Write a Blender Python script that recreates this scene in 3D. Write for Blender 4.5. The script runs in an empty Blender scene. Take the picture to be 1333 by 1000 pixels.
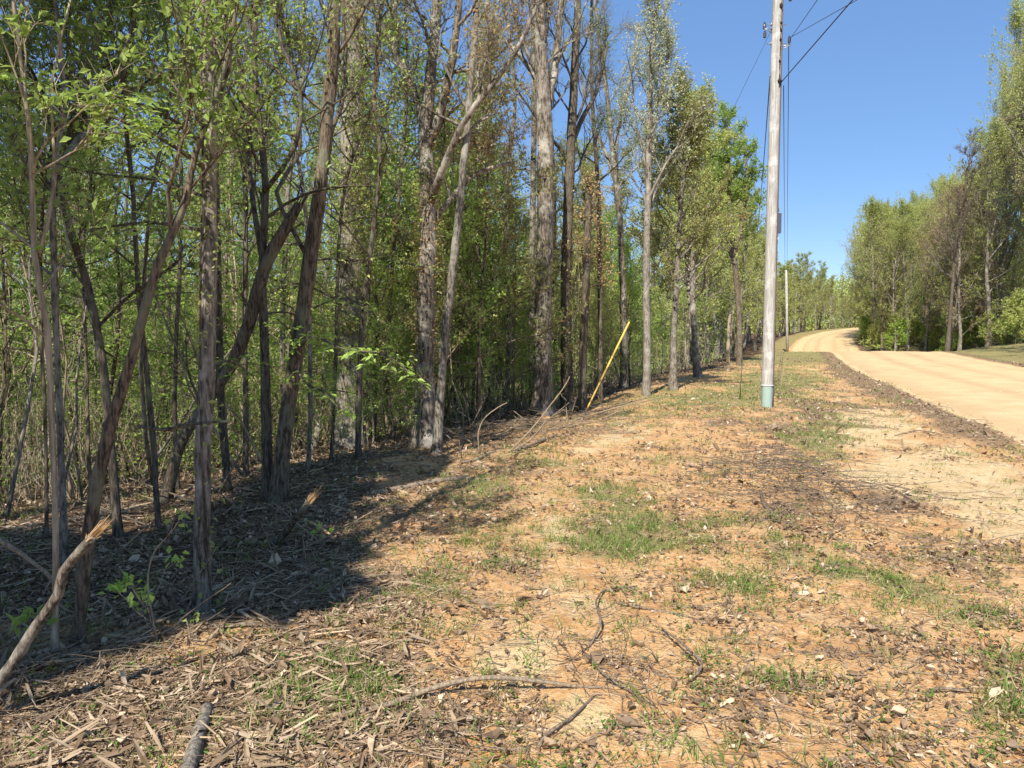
import bpy, math, random
import numpy as np
PI = math.pi
RNG = np.random.default_rng(7)
random.seed(7)
SC = bpy.context.scene
COL = SC.collection

# ------------------------------------------------------------------ camera model
F = 1007.0; EYE = 1.6; TH = math.radians(3.98)
CT, ST = math.cos(TH), math.sin(TH)
def raydir(u, v):
    a = (u - 666.5) / F; b = -(v - 500.0) / F
    return np.array([a, CT + ST * b, -ST + CT * b])
def at(u, v, Y):
    d = raydir(u, v); return np.array([0, 0, EYE]) + d * (Y / d[1])
def project(x, y, z):
    zc = z - EYE
    fw = y * CT - zc * ST; up = y * ST + zc * CT
    fw = np.where(fw > 0.05, fw, 0.05)
    return 666.5 + F * x / fw, 500 - F * up / fw

# ------------------------------------------------------------------ noise + terrain
def vnoise(x, y, s=0.0):
    x = np.asarray(x, float); y = np.asarray(y, float)
    xi = np.floor(x); yi = np.floor(y); fx = x - xi; fy = y - yi
    fx = fx * fx * (3 - 2 * fx); fy = fy * fy * (3 - 2 * fy)
    def h(i, j):
        t = np.sin(i * 127.1 + j * 311.7 + s * 74.7) * 43758.5453
        return t - np.floor(t)
    a = h(xi, yi); b = h(xi + 1, yi); c = h(xi, yi + 1); d = h(xi + 1, yi + 1)
    return (a + (b - a) * fx + (c - a) * fy + (a - b - c + d) * fx * fy) * 2 - 1
def fbm(x, y, s=0.0, o=4):
    r = 0; a = 1.0; t = 0
    for k in range(o):
        r = r + a * vnoise(x * 2 ** k, y * 2 ** k, s + k * 3.1); t += a; a *= .55
    return r / t
def sm(a, b, x):
    t = np.clip((x - a) / (b - a), 0, 1); return t * t * (3 - 2 * t)
def smooth_table(xs, ys, lo, hi, step, sig):
    g = np.arange(lo, hi, step); v = np.interp(g, xs, ys)
    k = int(3 * sig / step); w = np.exp(-0.5 * (np.arange(-k, k + 1) * step / sig) ** 2); w /= w.sum()
    return g, np.convolve(np.pad(v, k, mode='edge'), w, mode='valid')
EY, EX = zip((-60, -9), (0, -4.4), (5.5, -3.5), (7.7, -2.6), (10, -1.2), (14, 0.8), (19.6, 3.0), (26.8, 6.0),
             (35.8, 10.3), (50, 16.5), (64, 22), (90, 29), (120, 42), (150, 57), (175, 75), (210, 105))
PG, PV = smooth_table([-100, 0, 35, 52, 58, 68, 80, 100, 120, 170, 260, 600],
                      [0.0, 0, 0.0, 0.12, 0.0, -1.25, -.75, -.05, .45, 2.0, 4.0, 6.0], -420, 420, .5, 2.0)
RG, RV = smooth_table([-200, -60, -30, -10, 0, 11.3, 27, 43.5, 55, 68, 83, 105, 120, 143, 168, 195, 260],
                      [-60, -12, -1, 4.6, 7.4, 10.9, 15.8, 21.8, 26.4, 29.6, 33.6, 42.6, 49, 61, 77, 100, 160], -420, 420, .5, 3.0)
RS = np.gradient(RV, RG)
def edge_d(x, y): return np.interp(y, EY, EX) - x          # >0 inside the left woods
def road_d(x, y):                                            # signed, >0 right of the centre line
    return (x - np.interp(y, RG, RV)) / np.sqrt(1 + np.interp(y, RG, RS) ** 2)
def H(x, y):
    x = np.asarray(x, float); y = np.asarray(y, float)
    z = np.interp(y, PG, PV)
    e = edge_d(x, y); e1 = np.clip(e - .5, 0, None)
    z = z - .135 * np.clip(e1, 0, 11) - .03 * np.clip(e1 - 11, 0, 60)
    rd = road_d(x, y)
    z = z + .13 * np.clip(rd - 5.0, 0, 9) + .03 * np.clip(rd - 14, 0, 60)
    off = sm(3.0, 4.0, np.abs(rd))
    z = z + off * (.05 * fbm(x / 5, y / 5, 1) + .035 * fbm(x / .9, y / .9, 2, 3) + .012 * fbm(x / .17, y / .17, 5, 2))
    berm = np.exp(-((rd + 3.75 + .25 * vnoise(y / 2., 0 * y, 4)) / .38) ** 2) * sm(9, 13, y) * (1 - sm(44, 52, y))
    berm = berm + .8 * np.exp(-((rd - 3.6) / .4) ** 2) * sm(20, 24, y) * (1 - sm(50, 60, y))
    z = z + berm * (.10 + .05 * fbm(x / .4, y / .4, 9, 3))
    z = z + .16 * np.exp(-(((x - 2.75) / .55) ** 2 + ((y - 8.3) / .7) ** 2)) + .07 * np.exp(-(((x - 5.6) / .8) ** 2 + ((y - 17) / .8) ** 2))
    z = z - .10 * sm(2.9, 3.3, np.abs(rd)) * 0
    r0 = np.hypot(x, y)
    return z * sm(0, 2.5, r0)
def Hs(x, y): return float(H(np.array([x]), np.array([y]))[0])
def ground(u, v):
    d = raydir(u, v); s = EYE / max(-d[2], .004)
    for _ in range(40):
        x, y = d[0] * s, d[1] * s
        s2 = (EYE - Hs(x, y)) / max(-d[2], .004); s = .5 * s + .5 * s2
    return np.array([d[0] * s, d[1] * s, Hs(d[0] * s, d[1] * s)])

# ------------------------------------------------------------------ mesh builder
class MB:
    def __init__(s): s.V = []; s.Q = []; s.M = []; s.n = 0
    def add(s, V, Q, m=0):
        V = np.asarray(V, float).reshape(-1, 3); Q = np.asarray(Q, int).reshape(-1, 4)
        s.V.append(V); s.Q.append(Q + s.n); s.M.append(np.full(len(Q), m, int)); s.n += len(V)
    def build(s, name, mats, parent=None, smooth=True, loc=None, attr=None):
        me = bpy.data.meshes.new(name)
        V = np.concatenate(s.V) if s.V else np.zeros((0, 3)); Q = np.concatenate(s.Q) if s.Q else np.zeros((0, 4), int)
        M = np.concatenate(s.M) if s.M else np.zeros(0, int)
        if loc is not None: V = V - np.asarray(loc)
        tri = Q[:, 3] == Q[:, 2] if len(Q) else np.zeros(0, bool)
        tot = np.where(tri, 3, 4); start = np.concatenate([[0], np.cumsum(tot)[:-1]]) if len(Q) else np.zeros(0, int)
        keep = np.ones(Q.shape, bool); keep[tri, 3] = False
        loops = Q[keep]
        me.vertices.add(len(V)); me.vertices.foreach_set('co', V.astype(np.float32).ravel())
        me.loops.add(len(loops)); me.loops.foreach_set('vertex_index', loops.astype(np.int32))
        me.polygons.add(len(Q)); me.polygons.foreach_set('loop_start', start.astype(np.int32))
        me.polygons.foreach_set('loop_total', tot.astype(np.int32))
        me.polygons.foreach_set('material_index', M.astype(np.int32))
        me.polygons.foreach_set('use_smooth', np.full(len(Q), smooth))
        me.update(calc_edges=True)
        if not isinstance(mats, (list, tuple)): mats = [mats]
        for m in mats: me.materials.append(m)
        if attr:
            for k, a in attr.items():
                at_ = me.attributes.new(k, 'FLOAT_COLOR', 'POINT'); at_.data.foreach_set('color', a.astype(np.float32).ravel())
        o = bpy.data.objects.new(name, me); COL.objects.link(o)
        if parent is not None: o.parent = parent
        elif loc is not None: o.location = loc
        return o
def nrm(a): return a / np.maximum(np.linalg.norm(a, axis=-1, keepdims=True), 1e-9)
def tube(mb, P, R, k=6, m=0, rough=0.0, rng=RNG, cap=True):
    P = np.asarray(P, float); R = np.asarray(R, float); n = len(P)
    T = np.gradient(P, axis=0); T = nrm(T)
    md = nrm(P[-1] - P[0]); ref = np.array([0, 0, 1.]) if abs(md[2]) < .7 else np.array([1., 0, 0])
    N = nrm(np.cross(T, ref)); B = np.cross(T, N)
    a = np.linspace(0, 2 * PI, k, endpoint=False)
    rr = R[:, None] * (1 + (rough * rng.normal(size=(n, k)) if rough else 0))
    V = P[:, None] + rr[..., None] * (np.cos(a)[None, :, None] * N[:, None] + np.sin(a)[None, :, None] * B[:, None])
    i = np.arange(n - 1)[:, None] * k; j = np.arange(k)[None]; j2 = (j + 1) % k
    Q = np.stack([i + j, i + j2, i + k + j2, i + k + j], -1).reshape(-1, 4)
    V = V.reshape(-1, 3)
    if cap:
        V = np.vstack([V, P[-1] + T[-1] * R[-1] * .3, P[0]])
        c = n * k; b = (n - 1) * k; jj = np.arange(k); 
        Q = np.vstack([Q, np.stack([b + jj, b + (jj + 1) % k, np.full(k, c), np.full(k, c)], -1),
                       np.stack([(jj + 1) % k, jj, np.full(k, c + 1), np.full(k, c + 1)], -1)])
    mb.add(V, Q, m)
def sticks(mb, A, Bp, r0, r1, k=3, m=0):
    A = np.asarray(A, float); Bp = np.asarray(Bp, float)
    if len(A) == 0: return
    T = nrm(Bp - A); ref = np.where(np.abs(T[:, 2:3]) < .8, np.array([[0, 0, 1.]]), np.array([[1., 0, 0]]))
    N = nrm(np.cross(T, ref)); C = np.cross(T, N); a = np.linspace(0, 2 * PI, k, endpoint=False)
    ring = np.cos(a)[None, :, None] * N[:, None] + np.sin(a)[None, :, None] * C[:, None]
    r0 = np.broadcast_to(r0, (len(A),))[:, None, None]; r1 = np.broadcast_to(r1, (len(A),))[:, None, None]
    V = np.concatenate([A[:, None] + ring * r0, Bp[:, None] + ring * r1], 1)
    b = np.arange(len(A))[:, None] * 2 * k; j = np.arange(k)[None]; j2 = (j + 1) % k
    Q = np.stack([b + j, b + j2, b + k + j2, b + k + j], -1)
    mb.add(V.reshape(-1, 3), Q.reshape(-1, 4), m)
def leaves(mb, C, D, L, W, rng=RNG, m=0, fold=.25, up=1.0):
    n = len(C)
    if n == 0: return
    D = nrm(D); U = nrm(rng.normal(size=(n, 3)) * .6 + np.array([0, 0, up]))
    S = nrm(np.cross(D, U)); Nn = np.cross(S, D)
    L = np.broadcast_to(L, (n,))[:, None]; W = np.broadcast_to(W, (n,))[:, None]
    mid = C + D * L * .45 + Nn * W * fold
    V = np.stack([C, mid + S * W * .5, C + D * L, mid - S * W * .5], 1)
    Q = np.arange(n * 4).reshape(n, 4)
    mb.add(V.reshape(-1, 3), Q, m)
def curled(mb, C, D, L, W, rng, curl=1.0, m=0):
    """dry curled leaves / bark shreds: 3 x 3 grid, bent along and across"""
    n = len(C); D = nrm(D); U = nrm(rng.normal(size=(n, 3)) * .45 + np.array([0, 0, 1.])); S = nrm(np.cross(D, U)); N = np.cross(S, D)
    L = np.broadcast_to(L, (n,)); W = np.broadcast_to(W, (n,)); ca = rng.normal(size=n) * .35 * curl; cb = np.abs(rng.normal(size=n)) * .5 * curl
    V = np.zeros((n, 9, 3)); pw = (.35, 1.0, .45)
    for i, t in enumerate((0, .5, 1.0)):
        for j, q in enumerate((-1, 0, 1)):
            w = pw[i] * W * .5 * q * rng.uniform(.6, 1.3, n); l = L * (t + rng.normal(size=n) * .07)
            z = ca * L * (t - .5) ** 2 * 2 + cb * W * q * q * .6
            V[:, i * 3 + j] = C + D * l[:, None] + S * w[:, None] + N * z[:, None]
    b = np.arange(n)[:, None, None] * 9; T = np.array([[0, 1, 4, 3], [1, 2, 5, 4], [3, 4, 7, 6], [4, 5, 8, 7]])
    mb.add(V.reshape(-1, 3), (b + T[None]).reshape(-1, 4), m)
def rdir(rng, n): return nrm(rng.normal(size=(n, 3)))

# ------------------------------------------------------------------ materials
def newmat(name):
    m = bpy.data.materials.new(name); m.use_nodes = True; nt = m.node_tree; nt.nodes.clear()
    out = nt.nodes.new('ShaderNodeOutputMaterial'); return m, nt, out
def N_(nt, t, **kw):
    n = nt.nodes.new(t)
    for k, v in kw.items(): setattr(n, k, v)
    return n
def mix(nt, a, b, f, mode='MIX'):
    n = nt.nodes.new('ShaderNodeMix'); n.data_type = 'RGBA'; n.blend_type = mode
    for s, v in ((n.inputs[0], f), (n.inputs[6], a), (n.inputs[7], b)):
        if isinstance(v, (int, float)): s.default_value = v
        elif isinstance(v, tuple): s.default_value = (*v, 1)
        else: nt.links.new(v, s)
    return n.outputs[2]
def noise(nt, vec, scale, det=4, rough=.6):
    n = N_(nt, 'ShaderNodeTexNoise'); n.inputs['Scale'].default_value = scale; n.inputs['Detail'].default_value = det
    n.inputs['Roughness'].default_value = rough
    if vec is not None: nt.links.new(vec, n.inputs['Vector'])
    return n.outputs['Fac']
def ramp(nt, f, a, b):
    n = N_(nt, 'ShaderNodeMapRange'); n.inputs[1].default_value = a; n.inputs[2].default_value = b
    n.interpolation_type = 'SMOOTHSTEP'; nt.links.new(f, n.inputs[0]); return n.outputs[0]
def mth(nt, op, a, b=None):
    n = N_(nt, 'ShaderNodeMath', operation=op)
    for s, v in ((n.inputs[0], a), (n.inputs[1], b)):
        if v is None: continue
        if isinstance(v, (int, float)): s.default_value = v
        else: nt.links.new(v, s)
    return n.outputs[0]
def leafmat(name, c1, c2, trans=.35, c3=None):
    m, nt, out = newmat(name); g = N_(nt, 'ShaderNodeNewGeometry'); oi = N_(nt, 'ShaderNodeObjectInfo')
    c = mix(nt, c1, c2, g.outputs['Random Per Island'])
    if c3:
        c = mix(nt, c, c3, ramp(nt, g.outputs['Random Per Island'], .86, .9))
    hv = N_(nt, 'ShaderNodeHueSaturation'); nt.links.new(c, hv.inputs['Color'])
    nt.links.new(mth(nt, 'ADD', mth(nt, 'MULTIPLY', oi.outputs['Random'], .35), .82), hv.inputs['Value'])
    d = N_(nt, 'ShaderNodeBsdfPrincipled'); d.inputs['Roughness'].default_value = .5
    d.inputs['Specular IOR Level'].default_value = .3
    nt.links.new(hv.outputs[0], d.inputs['Base Color'])
    if trans > 0:
        t = N_(nt, 'ShaderNodeBsdfTranslucent'); nt.links.new(mix(nt, hv.outputs[0], (1.0, 1.0, .35), .12), t.inputs['Color'])
        ms = N_(nt, 'ShaderNodeMixShader'); ms.inputs[0].default_value = trans
        nt.links.new(d.outputs[0], ms.inputs[1]); nt.links.new(t.outputs[0], ms.inputs[2]); nt.links.new(ms.outputs[0], out.inputs[0])
    else: nt.links.new(d.outputs[0], out.inputs[0])
    return m
def barkmat(name, c1, c2, c3=None, sc=14, stretch=.16, bump=.6):
    m, nt, out = newmat(name); tc = N_(nt, 'ShaderNodeTexCoord'); oi = N_(nt, 'ShaderNodeObjectInfo')
    mp = N_(nt, 'ShaderNodeMapping'); mp.inputs['Scale'].default_value = (1, 1, stretch)
    nt.links.new(tc.outputs['Object'], mp.inputs[0])
    f = noise(nt, mp.outputs[0], sc * 2.2, 5, .7)
    c = mix(nt, c1, c2, ramp(nt, f, .36, .64))
    f2 = noise(nt, tc.outputs['Object'], 3.2, 4, .6)
    if c3: c = mix(nt, c, c3, mth(nt, 'MULTIPLY', ramp(nt, f2, .5, .66), .8))
    b = N_(nt, 'ShaderNodeBsdfPrincipled'); b.inputs['Roughness'].default_value = .9; b.inputs['Specular IOR Level'].default_value = .15
    nt.links.new(c, b.inputs['Base Color'])
    bp = N_(nt, 'ShaderNodeBump'); bp.inputs['Strength'].default_value = bump; bp.inputs['Distance'].default_value = .02
    nt.links.new(f, bp.inputs['Height']); nt.links.new(bp.outputs[0], b.inputs['Normal'])
    nt.links.new(b.outputs[0], out.inputs[0]); return m
def plain(name, c, rough=.6, metal=0.0):
    m, nt, out = newmat(name); b = N_(nt, 'ShaderNodeBsdfPrincipled'); tc = N_(nt, 'ShaderNodeTexCoord')
    f = noise(nt, tc.outputs['Object'], 25, 4)
    nt.links.new(mix(nt, tuple(x * .75 for x in c), tuple(min(1, x * 1.2) for x in c), f), b.inputs['Base Color'])
    b.inputs['Roughness'].default_value = rough; b.inputs['Metallic'].default_value = metal
    nt.links.new(b.outputs[0], out.inputs[0]); return m

BK = {
 'pale': barkmat('pale_bark', (.13, .11, .085), (.35, .305, .245), (.42, .39, .33), 18, .2, .9),
 'grey': barkmat('grey_bark', (.065, .055, .043), (.32, .275, .215), (.38, .355, .29), 22, .22, .9),
 'brown': barkmat('brown_bark', (.05, .038, .026), (.25, .19, .13), (.22, .215, .14), 22, .17, 1),
 'dark': barkmat('dark_bark', (.045, .035, .025), (.20, .16, .115), (.17, .165, .115), 22, .18, .9),
 'tan': barkmat('tan_bark', (.22, .17, .105), (.48, .39, .27), None, 18, .1),
 'mott': barkmat('mottled_bark', (.055, .044, .033), (.32, .27, .21), (.50, .46, .38), 14, .22, .9),
}
LF = {
 'green': leafmat('green_leaf', (.20, .32, .04), (.42, .54, .13), .5),
 'fresh': leafmat('fresh_leaf', (.30, .46, .06), (.50, .66, .17), .5),
 'yg': leafmat('yellow_green_leaf', (.34, .40, .08), (.60, .62, .22), .45),
 'olive': leafmat('olive_leaf', (.28, .31, .08), (.52, .51, .20), .45, (.42, .27, .13)),
 'pale': leafmat('pale_leaf', (.40, .44, .23), (.62, .64, .42), .35),
 'rust': leafmat('rusty_leaf', (.38, .23, .09), (.58, .45, .20), .35, (.62, .5, .33)),
 'dark': leafmat('dark_green_leaf', (.08, .17, .02), (.19, .30, .05), .4),
}
M_litter = leafmat('dead_leaf', (.15, .095, .055), (.42, .295, .185), .1, (.62, .48, .33))
M_straw = leafmat('straw', (.19, .12, .065), (.52, .39, .25), .0)
M_twig = barkmat('twig_bark', (.12, .088, .062), (.31, .24, .175), None, 30, .3)
M_stick = barkmat('stick_bark', (.20, .15, .10), (.40, .31, .21), None, 40, .3)
M_grass = leafmat('grass_blade', (.11, .17, .035), (.27, .33, .09), .3, (.45, .38, .18))
M_peb = leafmat('pebble', (.42, .29, .17), (.66, .54, .38), 0)
M_wood = leafmat('split_wood', (.52, .30, .13), (.70, .48, .26), 0)

# ground material
def ground_material():
    m, nt, out = newmat('ground_soil'); tc = N_(nt, 'ShaderNodeTexCoord'); g = N_(nt, 'ShaderNodeAttribute', attribute_name='mask')
    sp = N_(nt, 'ShaderNodeSeparateColor'); nt.links.new(g.outputs['Color'], sp.inputs[0])
    v = tc.outputs['Object']
    n1 = noise(nt, v, 3.0, 6, .65); n2 = noise(nt, v, 22, 5, .7); n3 = noise(nt, v, 90, 3, .7); n4 = noise(nt, v, .9, 4, .6)
    clay = mix(nt, (.54, .285, .115), (.64, .40, .185), ramp(nt, n1, .35, .65))
    clay = mix(nt, clay, (.72, .53, .30), ramp(nt, n2, .5, .7)); clay = mix(nt, clay, (.33, .20, .10), mth(nt, 'MULTIPLY', ramp(nt, n2, .46, .33), .8))
    sand = mix(nt, (.62, .43, .205), (.72, .545, .31), ramp(nt, n1, .3, .7))
    sand = mix(nt, sand, (.46, .29, .14), mth(nt, 'MULTIPLY', ramp(nt, n2, .52, .66), .75))
    lit = mix(nt, (.12, .078, .045), (.38, .265, .165), ramp(nt, n2, .35, .68))
    lit = mix(nt, lit, (.30, .17, .09), mth(nt, 'MULTIPLY', ramp(nt, n1, .5, .65), .6))
    grs = mix(nt, (.16, .17, .05), (.32, .27, .13), ramp(nt, n2, .38, .62))
    floor_shade = mix(nt, (.055, .033, .018), (.24, .15, .085), ramp(nt, n2, .38, .7))  # forest floor tone, also painted in to darken the shaded left foreground
    def edge(ch, lo=.35, hi=.65):
        a = mth(nt, 'ADD', ch, mth(nt, 'MULTIPLY', mth(nt, 'SUBTRACT', n2, .5), .9))
        a = mth(nt, 'ADD', a, mth(nt, 'MULTIPLY', mth(nt, 'SUBTRACT', n1, .5), .5))
        return ramp(nt, a, lo, hi)
    c = mix(nt, clay, sand, edge(sp.outputs[0]))
    c = mix(nt, c, grs, mth(nt, 'MULTIPLY', edge(sp.outputs[1]), .85))
    c = mix(nt, c, lit, mth(nt, 'MULTIPLY', edge(sp.outputs[2]), .9))
    c = mix(nt, c, floor_shade, ramp(nt, g.outputs['Alpha'], .3, .7))
    c = mix(nt, c, (.13, .085, .05), mth(nt, 'MULTIPLY', ramp(nt, n3, .6, .72), .55))
    c = mix(nt, c, (.80, .68, .50), mth(nt, 'MULTIPLY', ramp(nt, n3, .38, .27), .4))
    b = N_(nt, 'ShaderNodeBsdfPrincipled'); b.inputs['Roughness'].default_value = .95; b.inputs['Specular IOR Level'].default_value = .1
    nt.links.new(c, b.inputs['Base Color'])
    hh = mth(nt, 'ADD', mth(nt, 'MULTIPLY', n3, .35), n2)
    bp = N_(nt, 'ShaderNodeBump'); bp.inputs['Strength'].default_value = .9; bp.inputs['Distance'].default_value = .03
    nt.links.new(hh, bp.inputs['Height']); nt.links.new(bp.outputs[0], b.inputs['Normal'])
    nt.links.new(b.outputs[0], out.inputs[0]); return m
def road_material():
    m, nt, out = newmat('road_gravel'); tc = N_(nt, 'ShaderNodeTexCoord'); at_ = N_(nt, 'ShaderNodeAttribute', attribute_name='track')
    v = tc.outputs['Object']
    n1 = noise(nt, v, 1.2, 5, .6); n2 = noise(nt, v, 30, 4, .7); n3 = noise(nt, v, 120, 2, .6)
    c = mix(nt, (.57, .395, .20), (.68, .50, .275), ramp(nt, n1, .3, .7))
    sp = N_(nt, 'ShaderNodeSeparateColor'); nt.links.new(at_.outputs['Color'], sp.inputs[0])
    c = mix(nt, c, (.47, .32, .165), mth(nt, 'MULTIPLY', sp.outputs[0], .85))
    c = mix(nt, c, (.44, .29, .155), mth(nt, 'MULTIPLY', ramp(nt, n2, .52, .68), .6)); c = mix(nt, c, (.54, .37, .20), mth(nt, 'MULTIPLY', ramp(nt, noise(nt, v, .45, 5, .7), .5, .62), .5))
    c = mix(nt, c, (.84, .72, .54), mth(nt, 'MULTIPLY', ramp(nt, n3, .6, .75), .5))
    b = N_(nt, 'ShaderNodeBsdfPrincipled'); b.inputs['Roughness'].default_value = .95; b.inputs['Specular IOR Level'].default_value = .1
    nt.links.new(c, b.inputs['Base Color'])
    bp = N_(nt, 'ShaderNodeBump'); bp.inputs['Strength'].default_value = .6; bp.inputs['Distance'].default_value = .02
    nt.links.new(n2, bp.inputs['Height']); nt.links.new(bp.outputs[0], b.inputs['Normal'])
    nt.links.new(b.outputs[0], out.inputs[0]); return m

# ------------------------------------------------------------------ tagging
def tag(o, label=None, cat=None, group=None, kind=None):
    if label: o['label'] = label
    if cat: o['category'] = cat
    if group: o['group'] = group
    if kind: o['kind'] = kind
    return o
def empty(name, loc, label=None, cat=None, group=None):
    o = bpy.data.objects.new(name, None); COL.objects.link(o); o.location = loc; o.empty_display_size = .2
    return tag(o, label, cat, group)
def copy_tree(o, parent=None):
    c = o.copy(); COL.objects.link(c); c.parent = parent
    for ch in list(o.children):
        d = ch.copy(); COL.objects.link(d); d.parent = c
    return c

# ------------------------------------------------------------------ ground masks (patches where the photo shows them)
def blob(u, v, L):
    r = np.zeros_like(u)
    for (cu, cv, ru, rv, s) in L:
        r = np.maximum(r, s * np.exp(-(((u - cu) / ru) ** 2 + ((v - cv) / rv) ** 2)))
    return r
SAND = [(1230, 620, 120, 45, 1), (1150, 560, 70, 35, 1), (1310, 660, 70, 35, 1), (1110, 530, 30, 20, .9), (1075, 480, 25, 12, .8),
        (650, 850, 90, 60, .75), (720, 690, 55, 25, .8), (780, 575, 60, 12, .8), (600, 960, 160, 50, .45), (820, 555, 60, 8, .7), (900, 960, 160, 50, .5),
        (760, 780, 70, 40, .6), (1000, 850, 120, 30, .4), (1080, 660, 60, 16, .7), (740, 930, 70, 40, .8), (1180, 830, 90, 25, .35), (700, 650, 60, 15, .5)]
GRASS = [(800, 700, 80, 45, .8), (790, 645, 60, 18, .75), (1010, 500, 90, 30, .9), (900, 520, 90, 14, .9), (830, 540, 60, 9, .7),
         (1070, 570, 50, 50, .8), (1110, 745, 50, 20, 1), (1190, 770, 60, 30, 1), (1250, 800, 60, 25, .7), (700, 600, 60, 18, .6),
         (560, 770, 60, 30, .6), (640, 640, 60, 18, .7), (980, 770, 50, 25, .6), (930, 850, 40, 25, .5), (1310, 900, 40, 60, .7),
         (690, 690, 30, 12, .6), (500, 820, 60, 30, .5), (1040, 720, 60, 22, .7), (1030, 890, 30, 20, .7), (620, 700, 50, 30, .5), (950, 610, 80, 12, .35)]
LITTER = [(1030, 650, 80, 55, .7), (1100, 600, 60, 40, .6), (1190, 650, 80, 35, .75), (1230, 700, 120, 40, .8), (1120, 540, 60, 45, .8),
          (960, 548, 70, 18, .95), (1020, 560, 60, 20, .95), (1065, 540, 35, 40, .95), (640, 578, 90, 18, .85), (1250, 560, 60, 8, .5), (900, 680, 90, 40, .6), (520, 660, 160, 45, .75), (620, 610, 90, 25, .7), (430, 760, 120, 60, .8),
          (200, 900, 260, 70, .85), (80, 960, 200, 50, .7), (400, 860, 140, 50, .75), (960, 780, 120, 40, .45), (1150, 880, 200, 60, .65),
          (1280, 960, 120, 60, .75), (800, 860, 90, 40, .5), (850, 950, 100, 40, .3), (700, 560, 90, 16, .6), (1080, 960, 120, 40, .4)]
def masks(x, y, z=None):
    if z is None: z = H(x, y)
    u, v = project(x, y, z)
    inb = (y > 1.2)
    w = 1 + 0 * u
    un = u + 75 * fbm(x / .7, y / .7, 11, 4); vn = v + 26 * fbm(x / .5, y / .5, 12, 4)
    s = blob(un, vn, SAND); g = blob(un, vn, GRASS); l = blob(un, vn, LITTER); l = np.maximum(l * .85, .42 * sm(-.1, .4, fbm(x / .6, y / .6, 15, 4))) * (.5 + .75 * sm(-.35, .35, fbm(x / .8, y / .8, 13, 4))); g = np.maximum(g, .5 * sm(.1, .5, fbm(x / .9, y / .9, 14, 4)))
    rd = road_d(x, y); e = edge_d(x, y)
    far = sm(0, 1, (y < 1.2) | (v < 430))
    s = np.where(inb, s, .3); g = np.where(inb, g, .3); l = np.where(inb, l, .5)
    n = .5 + .5 * fbm(x / 1.6, y / 1.6, 21, 3)
    # road shoulders
    nr = fbm(x / .8, y / 2.5, 23, 3)
    s = np.maximum(s, 1 - sm(3.2, 3.9 + .5 * nr, np.abs(rd)))
    berm = np.exp(-((rd + 3.8 + .2 * nr) / (.5 + .25 * nr)) ** 2) * sm(8, 13, y) * (1 - sm(48, 60, y))
    berm = np.maximum(berm, np.exp(-((rd - 4.0) / .6) ** 2) * sm(20, 25, y))
    l = np.maximum(l, berm * 1.1); s = s * (1 - .8 * np.clip(berm, 0, 1))
    # far verges
    fv = sm(28, 40, y) * (1 - sm(3.3, 3.0, np.abs(rd))) * sm(3.3, 4.2, np.abs(rd))
    g = np.maximum(g, fv * (.5 + .5 * n)); l = np.maximum(l, fv * (.6 - .5 * n))
    vr = sm(4.2, 5.2, rd) * (1 - sm(10, 14, rd)); g = np.maximum(g, vr * .8); l = np.where(rd > 5, l * .6, l)
    # forest floor, plus dark colour painted where the left trees' shade falls
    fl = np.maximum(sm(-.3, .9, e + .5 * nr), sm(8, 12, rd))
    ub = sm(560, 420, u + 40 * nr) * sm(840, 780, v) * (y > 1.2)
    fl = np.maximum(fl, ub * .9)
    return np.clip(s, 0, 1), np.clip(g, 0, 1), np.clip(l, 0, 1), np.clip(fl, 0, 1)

def build_ground():
    a = np.concatenate([np.radians(np.linspace(-48, 48, 720)), np.radians(np.linspace(48, 312, 90))[1:-1]])
    r = np.concatenate([[.02, .15], np.exp(np.linspace(math.log(.3), math.log(420), 440))])
    A, R = np.meshgrid(a, r); x = np.sin(A) * R; y = np.cos(A) * R
    z = H(x.ravel(), y.ravel()); x = x.ravel(); y = y.ravel()
    s, g, l, fl = masks(x, y, z)
    # crumbly relief where litter lies
    near = 1 - sm(12, 30, np.hypot(x, y))
    off = sm(3.0, 3.6, np.abs(road_d(x, y)))
    z = z - .03 * (1 - off)
    z = z + near * off * .022 * fbm(x / .07, y / .07, 31, 2) * (.4 + l)
    n = len(a); m = len(r)
    i = np.arange(m - 1)[:, None] * n; j = np.arange(n)[None]; j2 = (j + 1) % n
    Q = np.stack([i + j, i + n + j, i + n + j2, i + j2], -1).reshape(-1, 4)[:, ::-1]
    mb = MB(); mb.add(np.stack([x, y, z], 1), Q)
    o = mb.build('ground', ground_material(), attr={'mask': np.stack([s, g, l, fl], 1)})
    # the quad winding faces up
    me = o.data
    if me.polygons[5000].normal.z < 0: me.flip_normals()
    tag(o, kind='structure')
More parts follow.
